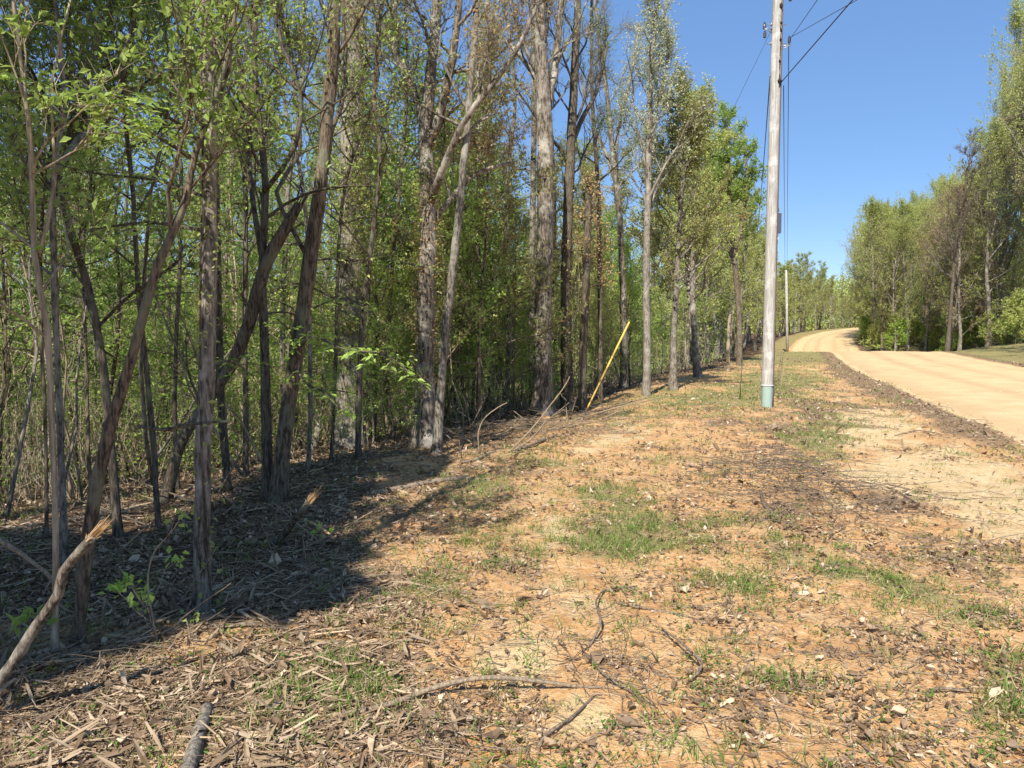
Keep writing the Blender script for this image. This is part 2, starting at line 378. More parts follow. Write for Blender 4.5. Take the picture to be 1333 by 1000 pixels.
def build_road():
    ys = np.concatenate([np.arange(-60, 8, 1.0), np.arange(8, 60, .2), np.arange(60, 240, 1.0)])
    t = np.linspace(-1, 1, 41); xc = np.interp(ys, RG, RV); sl = np.interp(ys, RG, RS)
    c = 1 / np.sqrt(1 + sl ** 2)
    Yg, Tg = np.meshgrid(ys, t, indexing='ij')
    hw = 3.05 - .6 * sm(64, 85, Yg) + .16 * fbm(Yg / 1.7, np.sign(Tg) * 5 + 0 * Tg, 41, 4)
    off = Tg * hw
    X = xc[:, None] + off * c[:, None]; Y = Yg - off * (sl * c)[:, None]
    zz = H(X.ravel(), Y.ravel()).reshape(X.shape)
    rut = np.exp(-((np.abs(off + .12 * fbm(Yg / 6, 0 * Yg, 43, 2)) - .95) / .30) ** 2); edge_ = sm(.72, .95, np.abs(Tg) + .12 * fbm(X / 1.1, Y / 1.1, 47, 3))
    Z = zz + .02 + .05 * (1 - Tg ** 2) - .02 * rut + .014 * fbm(X / .35, Y / .35, 44, 3) + .02 * fbm(X / 2, Y / 2, 46, 2) - .06 * sm(.93, 1, np.abs(Tg))
    n = len(t); m = len(ys)
    i = np.arange(m - 1)[:, None] * n; j = np.arange(n - 1)[None]
    Q = np.stack([i + j, i + j + 1, i + n + j + 1, i + n + j], -1).reshape(-1, 4)
    rr = np.clip(rut * (.75 + .6 * fbm(X / .5, Y / 4, 45, 3)) + .6 * edge_ + .35 * sm(.1, .5, fbm(X / 1.5, Y / 3, 48, 3)), 0, 1).ravel()
    mb = MB(); mb.add(np.stack([X, Y, Z], -1).reshape(-1, 3), Q)
    o = mb.build('road', road_material(), attr={'track': np.stack([rr, rr, rr, rr * 0 + 1], 1)})
    if o.data.polygons[50].normal.z < 0: o.data.flip_normals()
    tag(o, kind='structure')

# ------------------------------------------------------------------ scatter on the ground
def scatter_pts(n, r0, r1, amax=44, rng=RNG, p=0.0):
    r = np.exp(rng.uniform(math.log(r0), math.log(r1), n)) if p == 0 else rng.uniform(r0 ** p, r1 ** p, n) ** (1 / p)
    a = np.radians(rng.uniform(-amax, amax, n)); return r * np.sin(a), r * np.cos(a)
def build_litter():
    rng = np.random.default_rng(3)
    # dead leaves
    x, y = scatter_pts(480000, 2.0, 45, rng=rng); s, g, l, fl = masks(x, y)
    rd = np.abs(road_d(x, y)); p = np.where(rd < 3.0, 0, np.clip(l * .9 + .2 + fl * .8 - .55 * s, .015, 1)) * (.22 + 1.0 * sm(-.25, .3, fbm(x / .3, y / .3, 51, 3)))
    k = rng.random(len(x)) < p * .66; x = x[k]; y = y[k]; n = len(x); z = H(x, y)
    r = np.hypot(x, y); L = rng.uniform(.016, .045, n) * np.clip((r / 7) ** .5, .8, 2.4); fbig = rng.random(n) < .06; L[fbig] *= 1.9; L *= rng.uniform(.55, 1.25, n)
    D = nrm(np.stack([rng.normal(size=n), rng.normal(size=n), rng.normal(size=n) * .38], 1))
    mb = MB(); nr_ = r < 13; C_ = np.stack([x, y, z + .004 + rng.random(n) * .014], 1); W_ = L * rng.uniform(.3, .8, n)
    curled(mb, C_[nr_], D[nr_], L[nr_] * 1.15, W_[nr_] * 1.1, rng); k2 = ~nr_; leaves(mb, C_[k2], D[k2], L[k2] * 1.1, W_[k2], rng, fold=.6, up=1.1)
    tag(mb.build('leaf_litter', M_litter, smooth=False), 'grey and brown dead leaves strewn thickly over the clay ground', 'leaf litter', kind='stuff')
    # shredded bark and wood
    x, y = scatter_pts(26000, 2.0, 9, rng=rng); s, g, l, fl = masks(x, y); u, v = project(x, y, 0 * x); k = rng.random(len(x)) < sm(640, 380, u) * .62 * sm(735, 800, v); x, y = x[k], y[k]; n = len(x)
    D = nrm(np.stack([rng.normal(size=n), rng.normal(size=n) * .8, rng.normal(size=n) * .2], 1)); L = rng.uniform(.04, .19, n) * rng.uniform(.6, 1.2, n); mb = MB()
    curled(mb, np.stack([x, y, H(x, y) + .008 + .02 * rng.random(n)], 1), D, L, np.clip(L * rng.uniform(.06, .22, n), .004, .02), rng, .5)
    tag(mb.build('bark_shreds', M_straw, smooth=False), 'tan shredded bark and split wood strewn over the lower left foreground', 'bark shreds', kind='stuff')
    # straw and wood shreds
    x, y = scatter_pts(190000, 2.0, 26, rng=rng); s, g, l, fl = masks(x, y); u, v = project(x, y, 0 * x)
    lefty = sm(650, 450, u); rd = np.abs(road_d(x, y))
    p = np.where(rd < 3.1, 0, np.clip(.12 + l * (.25 + .9 * lefty) + .3 * g - .1 * s, .02, 1))
    k = rng.random(len(x)) < p * .55; x = x[k]; y = y[k]; n = len(x); z = H(x, y)
    L = rng.uniform(.03, .14, n) * (1 + .8 * sm(600, 450, u[k])); a = rng.uniform(0, 2 * PI, n); r = np.hypot(x, y)
    A = np.stack([x, y, z + .006], 1); B = A + np.stack([np.cos(a) * L, np.sin(a) * L, rng.normal(size=n) * .12 * L + .008], 1)
    mb = MB(); w = rng.uniform(.0009, .0026, n) * np.clip(r / 5, 1, 3); w = np.where((rng.random(n) < .12) & (u[k] < 560), w * 2.6, w); sticks(mb, A, B, w, w * .6)
    tag(mb.build('straw_litter', M_straw, smooth=False), 'pale dry straw and shredded wood scattered over the ground', 'dry straw', kind='stuff')
    # twigs
    x, y = scatter_pts(16000, 2.2, 28, rng=rng); s, g, l, fl = masks(x, y); rd = np.abs(road_d(x, y))
    p = np.where(rd < 3.2, 0, np.clip(.12 + l * .7 - .1 * s + .5 * fl, .03, 1)); k = rng.random(len(x)) < p * .7; x = x[k]; y = y[k]; n = len(x)
    L = rng.uniform(.08, .38, n); a = rng.uniform(0, 2 * PI, n); mb = MB(); w = rng.uniform(.0012, .0038, n) * np.clip(np.hypot(x, y) / 7, 1, 2)
    for q in range(3):
        x2 = x + np.cos(a) * L / 3; y2 = y + np.sin(a) * L / 3
        lift = .008 + .02 * rng.random(n)
        sticks(mb, np.stack([x, y, H(x, y) + (.01 if q == 0 else lift_p)], 1), np.stack([x2, y2, H(x2, y2) + lift], 1), w * (1 - q * .2), w * (.8 - q * .2))
        x, y = x2, y2; a = a + rng.normal(size=n) * .5; lift_p = lift
    tag(mb.build('twig_litter', M_twig, smooth=False), 'thin dark twigs scattered across the clay ground', 'twigs', kind='stuff')
    # grass tufts
    x, y = scatter_pts(90000, 2.2, 70, rng=rng); s, g, l, fl = masks(x, y); rd = np.abs(road_d(x, y))
    p = np.where(rd < 3.3, 0, np.clip(g * 1.1 - .12 - .5 * fl, 0, 1)) * (.3 + .7 * (fbm(x / .35, y / .35, 61, 3) > 0)) + .03 * (rd > 3.4)
    k = rng.random(len(x)) < p * .8; x = x[k]; y = y[k]; nb = 9; n = len(x) * nb
    r = np.hypot(x, y); sp = rng.random(len(x)) 
    X = np.repeat(x, nb) + rng.normal(size=n) * .035 * np.repeat(np.clip(r / 6, 1, 3), nb); Y = np.repeat(y, nb) + rng.normal(size=n) * .035 * np.repeat(np.clip(r / 6, 1, 3), nb)
    hh = np.repeat(.025 + .06 * sp, nb) * rng.uniform(.5, 1.3, n); D = np.stack([rng.normal(size=n) * .55, rng.normal(size=n) * .55, np.ones(n)], 1)
    mb = MB(); leaves(mb, np.stack([X, Y, H(X, Y)], 1), D, hh * 1.15, (.0045 + .02 * hh) * np.repeat(np.clip(r / 7, 1, 3), nb), rng, fold=.1, up=.1)
    tag(mb.build('grass', M_grass, smooth=False), 'sparse green and yellowing grass growing in patches on the clay', 'grass', kind='stuff')
    # small weeds (rosettes)
    x, y = scatter_pts(9000, 2.3, 18, rng=rng); s, g, l, fl = masks(x, y); rd = np.abs(road_d(x, y))
    k = (rng.random(len(x)) < np.where(rd < 3.4, 0, g * .8 + .07)); x = x[k]; y = y[k]; nb = 14; n = len(x) * nb
    X = np.repeat(x, nb) + rng.normal(size=n) * .03; Y = np.repeat(y, nb) + rng.normal(size=n) * .03
    D = np.stack([rng.normal(size=n), rng.normal(size=n), rng.uniform(.1, 1, n)], 1); L = rng.uniform(.012, .028, n)
    mb = MB(); leaves(mb, np.stack([X, Y, H(X, Y) + rng.uniform(0, .05, n)], 1), D, L, L * .45, rng, up=.8)
    tag(mb.build('weeds', LF['dark'], smooth=False), 'low green leafy weeds dotted about the sunny ground', 'weeds', kind='stuff')
    # pebbles
    x, y = scatter_pts(110000, 2.0, 30, rng=rng); s, g, l, fl = masks(x, y); rd = np.abs(road_d(x, y))
    p = np.clip(.3 + .6 * s - .6 * fl - .3 * l, 0, 1) * np.where(rd < 3.1, .9, 1); k = rng.random(len(x)) < p * .6; x = x[k]; y = y[k]; n = len(x)
    r = rng.uniform(.002, .006, n) * np.clip(np.hypot(x, y) / 5, .9, 2.2) * (1 + 1.6 * (rng.random(n) < .05)); z = H(x, y) + r * .3 + .06 * (np.abs(road_d(x, y)) < 2.9) 
    A = np.stack([x, y, z], 1); o = np.array([[1, 0, 0], [0, 1, 0], [-1, 0, 0], [0, -1, 0], [0, 0, .7], [0, 0, -.7]])
    V = A[:, None] + o[None] * r[:, None, None] * rng.uniform(.6, 1.2, (n, 6, 1))
    b = np.arange(n)[:, None, None] * 6; T = np.array([[0, 1, 4, 4], [1, 2, 4, 4], [2, 3, 4, 4], [3, 0, 4, 4]])
    mb = MB(); mb.add(V.reshape(-1, 3), (b + T[None]).reshape(-1, 4))
    tag(mb.build('pebbles', M_peb, smooth=False), 'small pale pebbles sprinkled over clay and sand', 'pebbles', kind='stuff')

# ------------------------------------------------------------------ trees
def spline(P, step=.35):
    P = np.asarray(P, float)
    if len(P) < 3:
        n = max(3, int(np.linalg.norm(P[-1, :3] - P[0, :3]) / step) + 1); t = np.linspace(0, 1, n)[:, None]; return P[0] * (1 - t) + P[-1] * t
    Q = np.vstack([2 * P[0] - P[1], P, 2 * P[-1] - P[-2]]); out = []
    for i in range(1, len(Q) - 2):
        n = max(2, int(np.linalg.norm(Q[i + 1, :3] - Q[i, :3]) / step)); t = np.linspace(0, 1, n, endpoint=False)[:, None]
        a, b, c, d = Q[i - 1], Q[i], Q[i + 1], Q[i + 2]
        out.append(.5 * ((2 * b) + (c - a) * t + (2 * a - 5 * b + 4 * c - d) * t ** 2 + (3 * b - a - 3 * c + d) * t ** 3))
    out.append(P[-1:]); return np.vstack(out)
class Tree:
    """collects wood and leaves"""
    def __init__(s, rng): s.w = MB(); s.l = MB(); s.rng = rng; s.ta = []; s.tb = []; s.tr = []; s.lc = []; s.ld = []
    def limb(s, P, R, k=8, rough=.05): tube(s.w, P, R, k, rough=rough, rng=s.rng)
    def branch(s, p, d, L, r, nseg=5, up=.35, wob=.22, k=4):
        P = [p]; d = d / np.linalg.norm(d)
        for i in range(nseg):
            d = d + s.rng.normal(size=3) * wob + np.array([0, 0, up / nseg]); d = d / np.linalg.norm(d); P.append(P[-1] + d * L / nseg)
        P = np.array(P); R = np.linspace(r, r * .3, nseg + 1); tube(s.w, P, R, k, cap=False, rng=s.rng); return P, R
    def dress(s, P, R, o, s0, s1, n):
        """primary limbs along a trunk polyline"""
        rng = s.rng; seg = np.concatenate([[0], np.cumsum(np.linalg.norm(np.diff(P, axis=0), axis=1))]); tot = seg[-1]
        az0 = rng.uniform(0, 2 * PI)
        for i in range(n):
            f = s0 + (s1 - s0) * ((i + rng.random()) / n); q = f * tot
            p = np.array([np.interp(q, seg, P[:, c]) for c in range(3)]); r = np.interp(q, seg, R)
            az = az0 + i * 2.4 + rng.normal() * .4
            hf = (f - s0) / max(1e-6, s1 - s0)
            el = o['el'] * (1 - .0 * hf) + .5 * hf + rng.normal() * .18
            d = np.array([math.cos(az) * math.cos(el), math.sin(az) * math.cos(el), math.sin(el)])
            shape = (math.sin(PI * (hf * .8 + .16)) ** .8) if o.get('round') else (1 - .65 * hf)
            L = o['len'] * shape * rng.uniform(.6, 1.15)
            rb = min(r * .55, L * .014 + .004)
            s.prim(p, d, L, rb, o)
    def prim(s, p, d, L, rb, o):
        rng = s.rng
        Pp, Rp = s.branch(p, d, L, rb, 5, o.get('up', .5), o.get('wob', .2), 4)
        ns = o['ns']
        for j in range(ns):
            t = .25 + .75 * (j + rng.random()) / ns; x = t * 5; a = min(int(x), 4); fr = x - a
            q = Pp[a] * (1 - fr) + Pp[a + 1] * fr; tan = nrm(Pp[a + 1] - Pp[a])
            dd = nrm(tan + nrm(rng.normal(size=3)) * .85 + np.array([0, 0, .15])); L2 = L * .42 * (1.15 - .6 * t) * rng.uniform(.6, 1.3)
            P2, R2 = s.branch(q, dd, L2, max(Rp[a] * .5, .003), 3, o.get('up', .5), .25, 3)
            nt = o['nt']; tt = rng.uniform(.1, 1, nt) * 3; ai = np.minimum(tt.astype(int), 2); ff = (tt - ai)[:, None]
            Q = P2[ai] * (1 - ff) + P2[ai + 1] * ff; T = nrm(P2[ai + 1] - P2[ai]); D = nrm(T * .8 + nrm(rng.normal(size=(nt, 3))) * .9 + np.array([0, 0, o.get('tup', .2)]))
            LT = o['tl'] * rng.uniform(.4, 1.2, (nt, 1)); s.ta.append(Q); s.tb.append(Q + D * LT)
            if o['nl'] > 0:
                nl = o['nl']; ft = rng.uniform(.25, 1.05, (nt, nl, 1)); C = Q[:, None] + (D * LT)[:, None] * ft + rng.normal(size=(nt, nl, 3)) * .02
                if o.get('keep', 1) < 1 and rng.random() > o['keep']: continue
                s.lc.append(C.reshape(-1, 3)); s.ld.append(nrm(np.repeat(D, nl, 0) * .5 + rng.normal(size=(nt * nl, 3)) + np.array([0, 0, -.15])))
    def finish(s, o, tr=.0024, flat=.35):
        if s.ta: sticks(s.w, np.vstack(s.ta), np.vstack(s.tb), o.get('tr', tr), o.get('tr', tr) * .4)
        if s.lc:
            C = np.vstack(s.lc); D = np.vstack(s.ld); L = o['ls'] * s.rng.uniform(.55, 1.25, len(C)); leaves(s.l, C, D, L, L * o.get('lw', .55), s.rng, up=flat)
    def build(s, root, loc, bark, leaf, crown='crown'):
        s.w.build('trunk', bark, root, loc=loc)
        if s.l.n: s.l.build(crown, leaf, root, smooth=False, loc=loc)

STY = {
 'spring': dict(el=.55, len=2.6, ns=7, nt=8, tl=.34, nl=3, ls=.05, up=.5),
 'dense': dict(el=.6, len=2.4, ns=8, nt=8, tl=.35, nl=7, ls=.075, up=.4),
 'twiggy': dict(el=.6, len=2.4, ns=8, nt=9, tl=.35, nl=1, ls=.045, up=.6),
 'bare': dict(el=.6, len=2.0, ns=6, nt=6, tl=.35, nl=0, ls=.05, up=.6),
 'vase': dict(el=.75, len=3.9, ns=8, nt=8, tl=.5, nl=5, ls=.09, up=.5, round=1),
}
def sty(name, **kw): d = dict(STY[name]); d.update(kw); return d

def px_path(pts, Y):
    """(u, v, width_px[, depth offset]) -> 3D points with radius"""
    out = []
    for p in pts:
        y = Y + (p[3] if len(p) > 3 else 0); q = at(p[0], p[1], y); out.append([*q, p[2] * .80 / 2 / F * y])
    return np.array(out)
def flare(P, R, f=1.5, h=.35):
    z = P[:, 2] - P[0, 2]; return R * (1 + (f - 1) * np.exp(-np.clip(z, 0, None) / h))

ZTOP = True
def hero(label, limbs, bark, leaf, style, Y=None, cat='tree', name='tree', dress=(), seed=0, snag=False, vines=None, vleaf='olive', k=10, fl=1.45):
    """limbs[0] starts at the ground; coordinates give where the trunk stands and how it leans"""
    rng = np.random.default_rng(1000 + seed)
    u, v = limbs[0][0][:2]
    if Y is None:
        g = ground(u, v); Y = g[1]
    b = at(u, v, Y); zb = Hs(b[0], b[1]); loc = np.array([b[0], b[1], zb])
    t = Tree(rng); built = []
    for li, L in enumerate(limbs):
        P4 = px_path(L, Y)
        if li == 0: P4 = np.vstack([[P4[0, 0], P4[0, 1], zb - .12, P4[0, 3]], P4[1:]]) if P4[0, 2] < zb + .3 else np.vstack([[P4[0, 0], P4[0, 1], zb - .12, P4[0, 3]], P4])
        S = spline(P4, .22); P = S[:, :3]; R = np.maximum(S[:, 3], .004)
        P = P + np.cumsum(rng.normal(size=P.shape) * np.array([1, 1, 0]) * .004, 0)
        if li == 0: R = flare(P, R, fl + .2, max(.10, R[0] * 1.8))
        if li == 0 and snag:
            R = R * 1.0
        t.limb(P, R, k, .06); built.append((P, R))
    for (li, s0, s1, n, kw) in dress:
        if ZTOP and li == 0 and limbs[0][-1][1] < -150: n = int(n * .6)
        t.dress(*built[li], sty(style, **kw), s0, s1, n)
    o = sty(style, **(dress[0][4] if dress else {})); t.finish(o)
    root = empty(name, loc, label, cat)
    t.build(root, loc, BK[bark], LF[leaf])
    if snag:
        P, R = built[0]; mb = MB(); n = 9; T = nrm(P[-1] - P[-3]); a = rng.uniform(0, 2 * PI, n)
        off = np.stack([np.cos(a), np.sin(a), 0 * a], 1) * R[-1] * .6
        A = P[-2] + off; B = P[-1] + off * 1.3 + T * rng.uniform(.05, .28, (n, 1)) * (R[-1] / .05) + rng.normal(size=(n, 3)) * .01
        sticks(mb, A, B, R[-1] * .35, R[-1] * .06, 4); mb.build('broken_top', M_wood if snag == 2 else BK['brown'], root, loc=loc, smooth=False)
    if vines:
        for (li, s0, s1, n, ls) in vines:
            P, R = built[li]; f = rng.uniform(s0, s1, n) * (len(P) - 1); i = np.minimum(f.astype(int), len(P) - 2); ff = (f - i)[:, None]
            C = P[i] * (1 - ff) + P[i + 1] * ff; a = rng.uniform(0, 2 * PI, n); O = np.stack([np.cos(a), np.sin(a), 0 * a], 1)
            C = C + O * (R[i][:, None] * 1.02 + rng.random((n, 1)) ** 2 * .09); mb = MB(); leaves(mb, C, nrm(O * .6 + rng.normal(size=(n, 3)) * .6), ls * rng.uniform(.6, 1.2, n), ls * .6, rng)
            # climbing stem
            w = np.arange(0, len(P)); a = w * .35; sel = slice(int(s0 * (len(P) - 1)), max(int(s1 * (len(P) - 1)), 4) + 1)
            S = P + np.stack([np.cos(a) * R * 1.05, -np.abs(np.sin(a)) * R * 1.05, 0 * a], 1); tube(mb, S[sel], np.full(len(S[sel]), .008), 4, 1)
            mb.build('vine', [LF[vleaf], BK['dark']], root, loc=loc, smooth=False)
    return root

def spray(root, loc, pts, Y, leaf, n=16, side=.28, ls=.07, seed=0, flat=1.6, lw=.36):
    """a drooping leafy bough: stem, side twigs, paired leaves"""
    rng = np.random.default_rng(seed); P4 = spline(px_path(pts, Y), .06); P = P4[:, :3]; R = np.maximum(P4[:, 3], .002)
    mb = MB(); tube(mb, P, R, 5, 1)
    i = np.linspace(1, len(P) - 1, n).astype(int); T = nrm(np.gradient(P, axis=0))[i]
    sgn = np.where(np.arange(n) % 2 == 0, 1, -1)[:, None]
    H_ = nrm(np.cross(T, [0, 0, 1.])) * sgn; D = nrm(H_ * .9 + T * .6 + rng.normal(size=(n, 3)) * .28 + np.array([0, 0, -.02])); Ls = side * rng.uniform(.5, 1.2, (n, 1))
    A = P[i]; B = A + D * Ls; sticks(mb, A, B, .0025, .001, 3, 1)
    m = 9; f = np.linspace(.2, 1.0, m)[None, :, None]; C = A[:, None] + (B - A)[:, None] * f; sg = np.where(np.arange(m) % 2 == 0, 1, -1)[None, :, None]
    S2 = nrm(np.cross(D, [0, 0, 1.]))[:, None] * sg; LD = nrm(S2 * .9 + D[:, None] * .7 + rng.normal(size=(n, m, 3)) * .35 + np.array([0, 0, -.25]))
    C = C.reshape(-1, 3); LD = LD.reshape(-1, 3); k = rng.random(len(C)) < .9
    L = ls * rng.uniform(.55, 1.2, k.sum()); leaves(mb, C[k] + rng.normal(size=(k.sum(), 3)) * .01, LD[k], L, L * lw, rng, up=flat)
    return mb.build('leafy_branch', [LF[leaf], BK['dark']], root, loc=loc, smooth=False)

def build_heroes():
    # ---- near left edge of the wood
    r = hero('nearest upright trunk on the left with pale peeling bark above and leafy boughs', [[(262, 792, 27), (262, 640, 25), (266, 480, 25), (270, 330, 24), (271, 200, 21), (268, 80, 20), (264, -60, 19), (262, -300, 14), (270, -520, 8)]],
             'mott', 'green', 'twiggy', dress=[(0, .42, .98, 16, dict(len=1.3, tl=.22, ns=6, nt=6, nl=2, ls=.05))], seed=1, vines=[(0, .30, .62, 420, .04), (0, .02, .25, 60, .05)], vleaf='yg')
    l0 = r.location
    Yb = l0[1]
    spray(r, l0, [(272, 222, 8), (200, 175, 6, -.3), (110, 140, 5, -.5), (10, 118, 3, -.7)], Yb, 'fresh', 26, .26, .07, 11)
    spray(r, l0, [(268, 190, 7), (215, 150, 5, -.4), (150, 125, 3, -.9)], Yb, 'fresh', 14, .2, .065, 12)
    spray(r, l0, [(275, 160, 6), (310, 155, 4, -.2), (345, 178, 3, -.4)], Yb, 'fresh', 10, .15, .055, 13)
    spray(r, l0, [(262, 255, 6), (205, 235, 5, .3), (120, 225, 3, .5), (60, 210, 2, .7)], Yb, 'green', 20, .3, .06, 14)
    spray(r, l0, [(264, 300, 6), (190, 290, 5, .5), (110, 300, 3, .8)], Yb, 'green', 18, .3, .06, 15)
    spray(r, l0, [(272, 480, 5), (300, 470, 4, .3), (330, 490, 3, .5)], Yb, 'dark', 12, .2, .05, 16)
    hero('shaggy brown trunk leaning right across the left foreground', [[(98, 838, 20), (118, 690, 20), (146, 560, 19), (178, 460, 16), (212, 350, 14), (250, 262, 12), (262, 200, 9), (300, 90, 7), (330, -80, 5)]],
         'brown', 'green', 'spring', dress=[(0, .6, .98, 7, dict(len=1.0, tl=.2, nl=3, ls=.05))], seed=2)
    hero('slender pale-barked sapling at the left edge beside the splintered branch', [[(72, 852, 11), (71, 640, 10), (66, 430, 10), (52, 330, 9), (46, 180, 8), (30, 40, 6), (10, -120, 5)],
          [(52, 330, 6), (70, 240, 5, .1), (64, 120, 4, .2), (90, 0, 3, .2)]], 'tan', 'green', 'spring', dress=[(0, .45, .98, 10, dict(len=1.0, tl=.2, ns=5, nt=5, nl=3, ls=.055))], seed=3)
    r = hero('thin greenish trunk right behind the pale-barked sapling at the left edge', [[(84, 742, 12), (80, 600, 11), (74, 440, 10), (70, 300, 10), (72, 215, 9), (85, 120, 7), (75, 0, 6), (60, -200, 4)],
          [(74, 225, 9), (100, 180, 8, .2), (135, 150, 6, .4), (165, 60, 5, .5), (170, -60, 4, .6)]], 'grey', 'green', 'spring', dress=[(0, .4, .98, 10, dict(len=1.3, nl=4, ls=.05, tl=.25)), (1, .2, .98, 6, dict(len=1.0, nl=4, ls=.05, tl=.25))], seed=4)
    hero('crooked forked tree left of the shaggy leaning trunk', [[(155, 700, 14), (148, 620, 14), (135, 480, 13), (115, 370, 12), (92, 300, 12), (76, 225, 11), (60, 130, 7), (20, 60, 5), (-20, 20, 4)],
          [(78, 226, 9), (96, 180, 9, -.1), (128, 155, 8, -.3), (160, 100, 6, -.4), (175, 10, 5, -.4)], [(92, 300, 7), (60, 215, 6, .3), (25, 140, 5, .4), (-10, 110, 5, .5)]], 'dark', 'green', 'spring',
         dress=[(0, .35, .98, 10, dict(len=1.3, tl=.25, ls=.05)), (1, .2, .98, 7, dict(len=1.1, tl=.25, ls=.05)), (2, .2, .98, 5, dict(len=1.0, tl=.25, ls=.05))], seed=5)
    hero('dark slender tree between the leaning trunk and the peeling trunk', [[(205, 690, 9), (200, 600, 9), (188, 470, 8), (178, 380, 8), (172, 250, 7), (160, 120, 6), (175, 0, 5), (180, -100, 4)]], 'dark', 'green', 'spring',
         dress=[(0, .4, .98, 12, dict(len=1.6, ls=.05, tl=.28))], seed=6)
    hero('long broken trunk with a jagged top leaning right behind the peeling trunk', [[(212, 652, 17), (232, 585, 18), (262, 535, 18), (300, 478, 19), (325, 420, 20), (345, 350, 20), (368, 305, 19), (389, 266, 13)]], 'brown', 'green', 'bare',
         dress=[(0, .3, .9, 3, dict(len=.8))], seed=7, snag=1)
    hero('dark broken stub standing close behind the peeling trunk', [[(297, 640, 13), (290, 520, 12), (287, 400, 12), (285, 260, 11), (283, 150, 11), (281, 88, 9)]], 'dark', 'green', 'bare', dress=[(0, .5, .9, 3, dict(len=.5))], seed=8, snag=1, vines=[(0, .2, .9, 120, .045)], vleaf='dark')
    hero('straight dark trunk left of the large dark leaning trunk', [[(348, 652, 18), (345, 540, 16), (342, 420, 14), (340, 330, 12), (345, 250, 11), (338, 150, 10), (334, 68, 8), (340, -60, 7)],
          [(341, 340, 10), (326, 240, 8, .2), (322, 140, 7, .4), (300, 30, 5, .5), (290, -60, 4, .5)], [(344, 250, 8), (385, 190, 7, -.2), (392, 120, 6, -.3), (368, 60, 5, -.3), (350, -40, 4, -.3)]], 'dark', 'green', 'spring',
         dress=[(0, .5, .98, 9, dict(len=1.4, ls=.05, nl=2, tl=.28)), (1, .3, .98, 7, dict(len=1.2, ls=.05, nl=2, tl=.28)), (2, .3, .98, 8, dict(len=1.2, ls=.05, nl=2, tl=.28))], seed=9)
    r = hero('large dark trunk leaning right with rough bark, right of the straight dark trunk', [[(360, 655, 28), (372, 560, 25), (384, 470, 24), (396, 390, 23), (411, 290, 22), (422, 190, 21), (432, 80, 20), (438, -60, 18), (445, -300, 13)],
          [(398, 330, 8), (360, 250, 7, .2), (390, 200, 6, .3), (380, 80, 5, .4), (355, -20, 4, .4)]], 'brown', 'yg', 'twiggy',
         dress=[(0, .45, .98, 14, dict(len=1.7, nl=1)), (1, .3, .98, 6, dict(len=1.2, nl=2, tl=.25))], seed=10)
    l0 = r.location; Yb = l0[1]
    spray(r, l0, [(386, 455, 5), (410, 440, 4, -.3), (450, 455, 3, -.6), (500, 462, 3, -.9), (540, 490, 2, -1.0)], Yb, 'fresh', 20, .24, .08, 21, lw=.42)
    spray(r, l0, [(385, 480, 5), (400, 500, 4, -.3), (420, 510, 3, -.6), (440, 530, 2, -.8)], Yb, 'fresh', 10, .2, .08, 22, lw=.42)
    spray(r, l0, [(384, 440, 5), (372, 425, 4, -.4), (360, 415, 2, -.6)], Yb, 'fresh', 6, .15, .075, 23, lw=.42)
    # ---- mid distance
    r = hero('broad pale trunk wrapped in green vine near the top', [[(455, 584, 43), (456, 500, 38), (457, 400, 37), (458, 300, 36), (456, 200, 36), (460, 90, 35), (462, -20, 32), (468, -260, 20), (470, -500, 10)],
          [(468, 130, 12), (485, 60, 10, .2), (520, 0, 8, .3), (560, -90, 6, .4)]], 'pale', 'yg', 'spring',
             dress=[(0, .36, .99, 20, dict(len=2.6, nl=2)), (1, .2, .98, 6, dict(len=1.5, nl=3))], seed=11, vines=[(0, .30, .62, 1500, .055), (0, .05, .3, 120, .05)], vleaf='yg', k=14)
    hero('thin dark curved stem just right of the broad pale trunk', [[(467, 596, 10), (470, 500, 9), (476, 400, 8), (487, 310, 7), (498, 210, 7), (490, 120, 6), (500, 20, 5), (520, -100, 4)]], 'dark', 'green', 'spring', dress=[(0, .35, .98, 14, dict(len=1.7, ls=.05))], seed=12)
    r = hero('big many-limbed tree with a vine-covered fork and rusty leaves', [[(552, 580, 38), (553, 500, 32), (554, 400, 28), (557, 300, 26), (556, 220, 26), (554, 170, 22), (562, 80, 17), (570, -20, 15), (575, -240, 8)],
          [(554, 190, 15), (540, 120, 13, .2), (515, 70, 11, .4), (492, 20, 9, .5), (480, -80, 7, .6)],
          [(556, 200, 15), (578, 130, 13, -.3), (592, 50, 12, -.4), (600, -60, 10, -.5), (606, -220, 6, -.5)],
          [(558, 270, 12), (575, 225, 12, -.4), (600, 165, 10, -.7), (640, 110, 9, -.9), (668, 70, 7, -1.0), (700, 0, 5, -1.1)],
          [(556, 300, 9), (590, 255, 8, .3), (620, 225, 7, .5), (668, 212, 6, .6)]], 'mott', 'rust', 'spring',
             dress=[(0, .4, .99, 16, dict(len=2.0, nl=2)), (1, .2, .98, 9, dict(len=1.6)), (2, .2, .98, 10, dict(len=1.8)), (3, .3, .98, 9, dict(len=1.6, nl=3)), (4, .3, .98, 6, dict(len=1.3, nl=4))], seed=13,
             vines=[(0, .12, .45, 900, .05), (1, .0, .4, 150, .05)], vleaf='rust', k=14)
    hero('slim pale grey trunk leaning right in front of the many-limbed tree', [[(569, 590, 17), (573, 520, 15), (580, 430, 14), (593, 330, 13), (604, 240, 12), (612, 140, 11), (622, 30, 10), (626, -100, 8), (640, -300, 5)]], 'grey', 'yg', 'spring', dress=[(0, .45, .98, 16, dict(len=1.8, nl=2, ls=.05))], seed=14)
